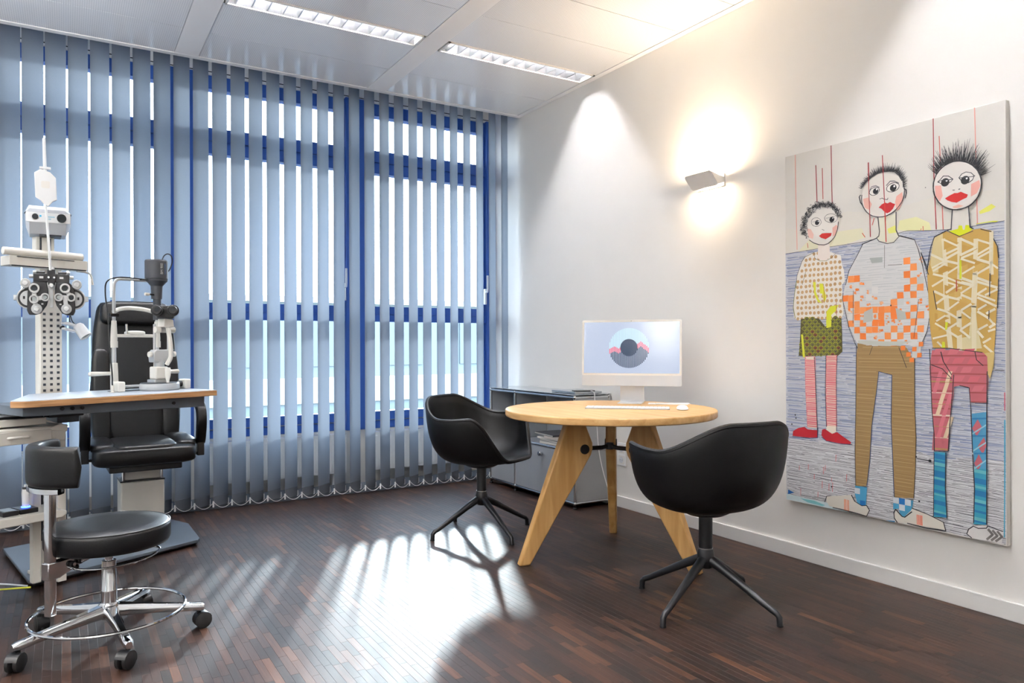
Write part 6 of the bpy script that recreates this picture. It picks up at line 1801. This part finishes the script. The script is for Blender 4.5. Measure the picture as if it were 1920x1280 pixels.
for k in range(5):
    a = R(206 + 72 * k)
    d = Vector((math.cos(a), math.sin(a), 0)); w_ = Vector((-d.y, d.x, 0))
    g = MB(); vs = []; fs = []
    st_ = [(0.02, 0.108, 0.026, 0.024), (0.07, 0.104, 0.021, 0.020), (0.16, 0.095, 0.0175, 0.016), (0.26, 0.084, 0.0155, 0.0145), (0.305, 0.079, 0.015, 0.0145), (0.318, 0.077, 0.010, 0.011)]
    for r_, z_, hw, hh in st_:
        for sx, sz in ((-1, -.6), (-1, .4), (-.55, 1), (.55, 1), (1, .4), (1, -.6), (.6, -1), (-.6, -1)):
            vs.append(d * r_ + w_ * (hw * sx) + Vector((0, 0, z_ + hh * sz)))
    for i in range(len(st_) - 1):
        for q in range(8):
            l = (q + 1) % 8
            fs.append((i * 8 + q, i * 8 + l, (i + 1) * 8 + l, (i + 1) * 8 + q))
    fs += [tuple(range(8))[::-1], tuple(range(len(st_) * 8 - 8, len(st_) * 8))]
    ao = g.add(vs, fs).build('base_arm', 'chrome', sto, True, 50)
    # twin wheel caster
    cp_ = d * 0.300
    ca_ = R(206 + 72 * k + (35, -50, 20, 60, -30)[k])
    cdv = Vector((math.cos(ca_), math.sin(ca_), 0)); cax = Vector((-cdv.y, cdv.x, 0))
    cc = cp_ + cdv * 0.012 + Vector((0, 0, 0.030))
    cst = MB()
    cst.tube([cp_ + Vector((0, 0, 0.066)), cp_ + Vector((0, 0, 0.045))], 0.008, 10)
    fpts = [cc + cdv * (0.031 * math.cos(R(t))) + Vector((0, 0, 0.031 * math.sin(R(t)))) for t in range(20, 201, 20)]
    for i in range(len(fpts) - 1):
        pass
    vs = []; fs = []
    for q in fpts:
        for s_ in (-0.020, 0.020):
            vs.append(q + cax * s_); 
        e_ = (q - cc) * 0.82 + cc
        for s_ in (0.020, -0.020):
            vs.append(e_ + cax * s_)
    for i in range(len(fpts) - 1):
        for q in range(4):
            l = (q + 1) % 4
            fs.append((i * 4 + q, i * 4 + l, (i + 1) * 4 + l, (i + 1) * 4 + q))
    fs += [(0, 1, 2, 3), tuple(range(len(fpts) * 4 - 4, len(fpts) * 4))]
    cst.add(vs, fs)
    co = cst.build('caster_fork', 'black_plastic', ao, True, 40)
    for s_ in (-1, 1):
        q0 = cc + cax * (s_ * 0.006); q1 = cc + cax * (s_ * 0.022)
        MB().tube([q0, q0.lerp(q1, .15), q0.lerp(q1, .8), q1], [0.027, 0.030, 0.030, 0.025], 24).build('caster_wheel', 'rubber', ao, True, 40)
MB().tube([(0.252 * math.cos(R(a)), 0.252 * math.sin(R(a)), 0.103) for a in range(0, 360, 5)], 0.0058, 8, closed=True).build('foot_ring', 'chrome', sto)
# release lever loop below the seat
lv = spline([(-0.05, -0.03, 0.318), (-0.11, -0.11, 0.305), (-0.03, -0.14, 0.296), (0.09, -0.10, 0.296), (0.16, -0.02, 0.303), (0.155, 0.01, 0.312), (0.07, 0.03, 0.322), (0.02, 0.02, 0.326)], 8)
MB().tube(lv, 0.0038, 8).build('lever_loop', 'chrome', sto)
MB().sphere((-0.105, -0.105, 0.306), 0.011, 12, 8).build('lever_joint', 'black_plastic', sto)
# backrest with bracket and post
bd_ = Vector((-0.783, -0.622, 0)); bs_ = Vector((bd_.y, -bd_.x, 0))
pp = bd_ * 0.228
MB().prism(rrect(-0.0135, -0.0135, 0.0135, 0.0135, 0.004, 3), 'z', 0.165, 0.580).build('back_post', 'chrome', sto, True, 50, M=Matrix.Translation(pp) @ Matrix.Rotation(math.atan2(bd_.y, bd_.x), 4, 'Z'))
MBK = Matrix.Rotation(math.atan2(bd_.y, bd_.x), 4, 'Z')
MB().prism([(0.06, 0.328), (0.06, 0.345), (0.15, 0.343), (0.205, 0.342), (0.247, 0.342), (0.247, 0.285), (0.205, 0.285), (0.15, 0.305)], 'y', -0.017, 0.017).build('back_bracket', 'chrome', sto, True, bevel=0.003, M=MBK)
for rr_, zz_ in ((0.165, 0.322), (0.135, 0.326)):
    kb_ = MB().cyl((rr_, 0.017, zz_), (rr_, 0.030, zz_), 0.0105, 16).build('bracket_knob', 'black_plastic', sto, True, bevel=0.002, M=MBK)
    MB().cyl((rr_, 0.030, zz_), (rr_, 0.034, zz_), 0.006, 12).build('knob_cap', 'chrome', kb_, M=MBK)
# curved pad
pc = bd_ * 0.085
ang0 = math.atan2(bd_.y, bd_.x) - R(18)
def pad_pt(u, v):
    # u round the cross-section, v along the arc
    al = ang0 + R(-78 + 140 * v)
    ed = min(v, 1 - v) / 0.05
    k = 1.0 if ed >= 1 else (0.55 + 0.45 * math.sqrt(max(0, 1 - (1 - ed) ** 2)))
    if ed < 1e-6: k = 0.001
    f2 = lambda a, e: math.copysign(abs(a) ** e, a)
    th = 2 * math.pi * u
    rr_ = 0.162 + 0.023 * f2(math.cos(th), 0.5) * k
    zz_ = 0.662 + 0.068 * f2(math.sin(th), 0.3) * (k if k < .01 else (0.9 + 0.1 * k))
    return pc + Vector((rr_ * math.cos(al), rr_ * math.sin(al), zz_))
MB().grid(pad_pt, 28, 44, True).build('back_pad', 'leather', sto, True, 70)
def plate_pt(u, v):
    al = ang0 + R(-40 + 80 * v)
    th = 2 * math.pi * u
    return pc + Vector(((0.162 + 0.02 * math.copysign(abs(math.cos(th)) ** .3, math.cos(th))) * math.cos(al), (0.162 + 0.02 * math.copysign(abs(math.cos(th)) ** .3, math.cos(th))) * math.sin(al), 0.584 + 0.010 * math.copysign(abs(math.sin(th)) ** .3, math.sin(th))))
MB().grid(plate_pt, 12, 14, True).build('pad_plate', 'chrome', sto, True, 40)

# ---------------------------------------------------------------- cables on the floor at the left
def wq(x, y, z): return UO + UR @ Vector((x, y, z))
for nm, m_, lb, dz in (('power_cable', 'cable_white', 'white cable running across the floor to the instrument stand', 0.0), ('earth_cable', 'cable_yellow', 'yellow cable running across the floor beside the white one', -0.03)):
    pts = spline([wq(-1.0, 0.28 + dz, 0.02), wq(-0.8, 0.24 + dz, 0.075 + dz), wq(-0.6, 0.16 + dz, 0.085 + dz), wq(-0.45, 0.10 + dz, 0.055 + dz * .6), wq(-0.355, 0.05 + dz, 0.03)], 10)
    tag(MB().tube(pts, 0.004, 8).build(nm, m_, None), lb, 'cable')
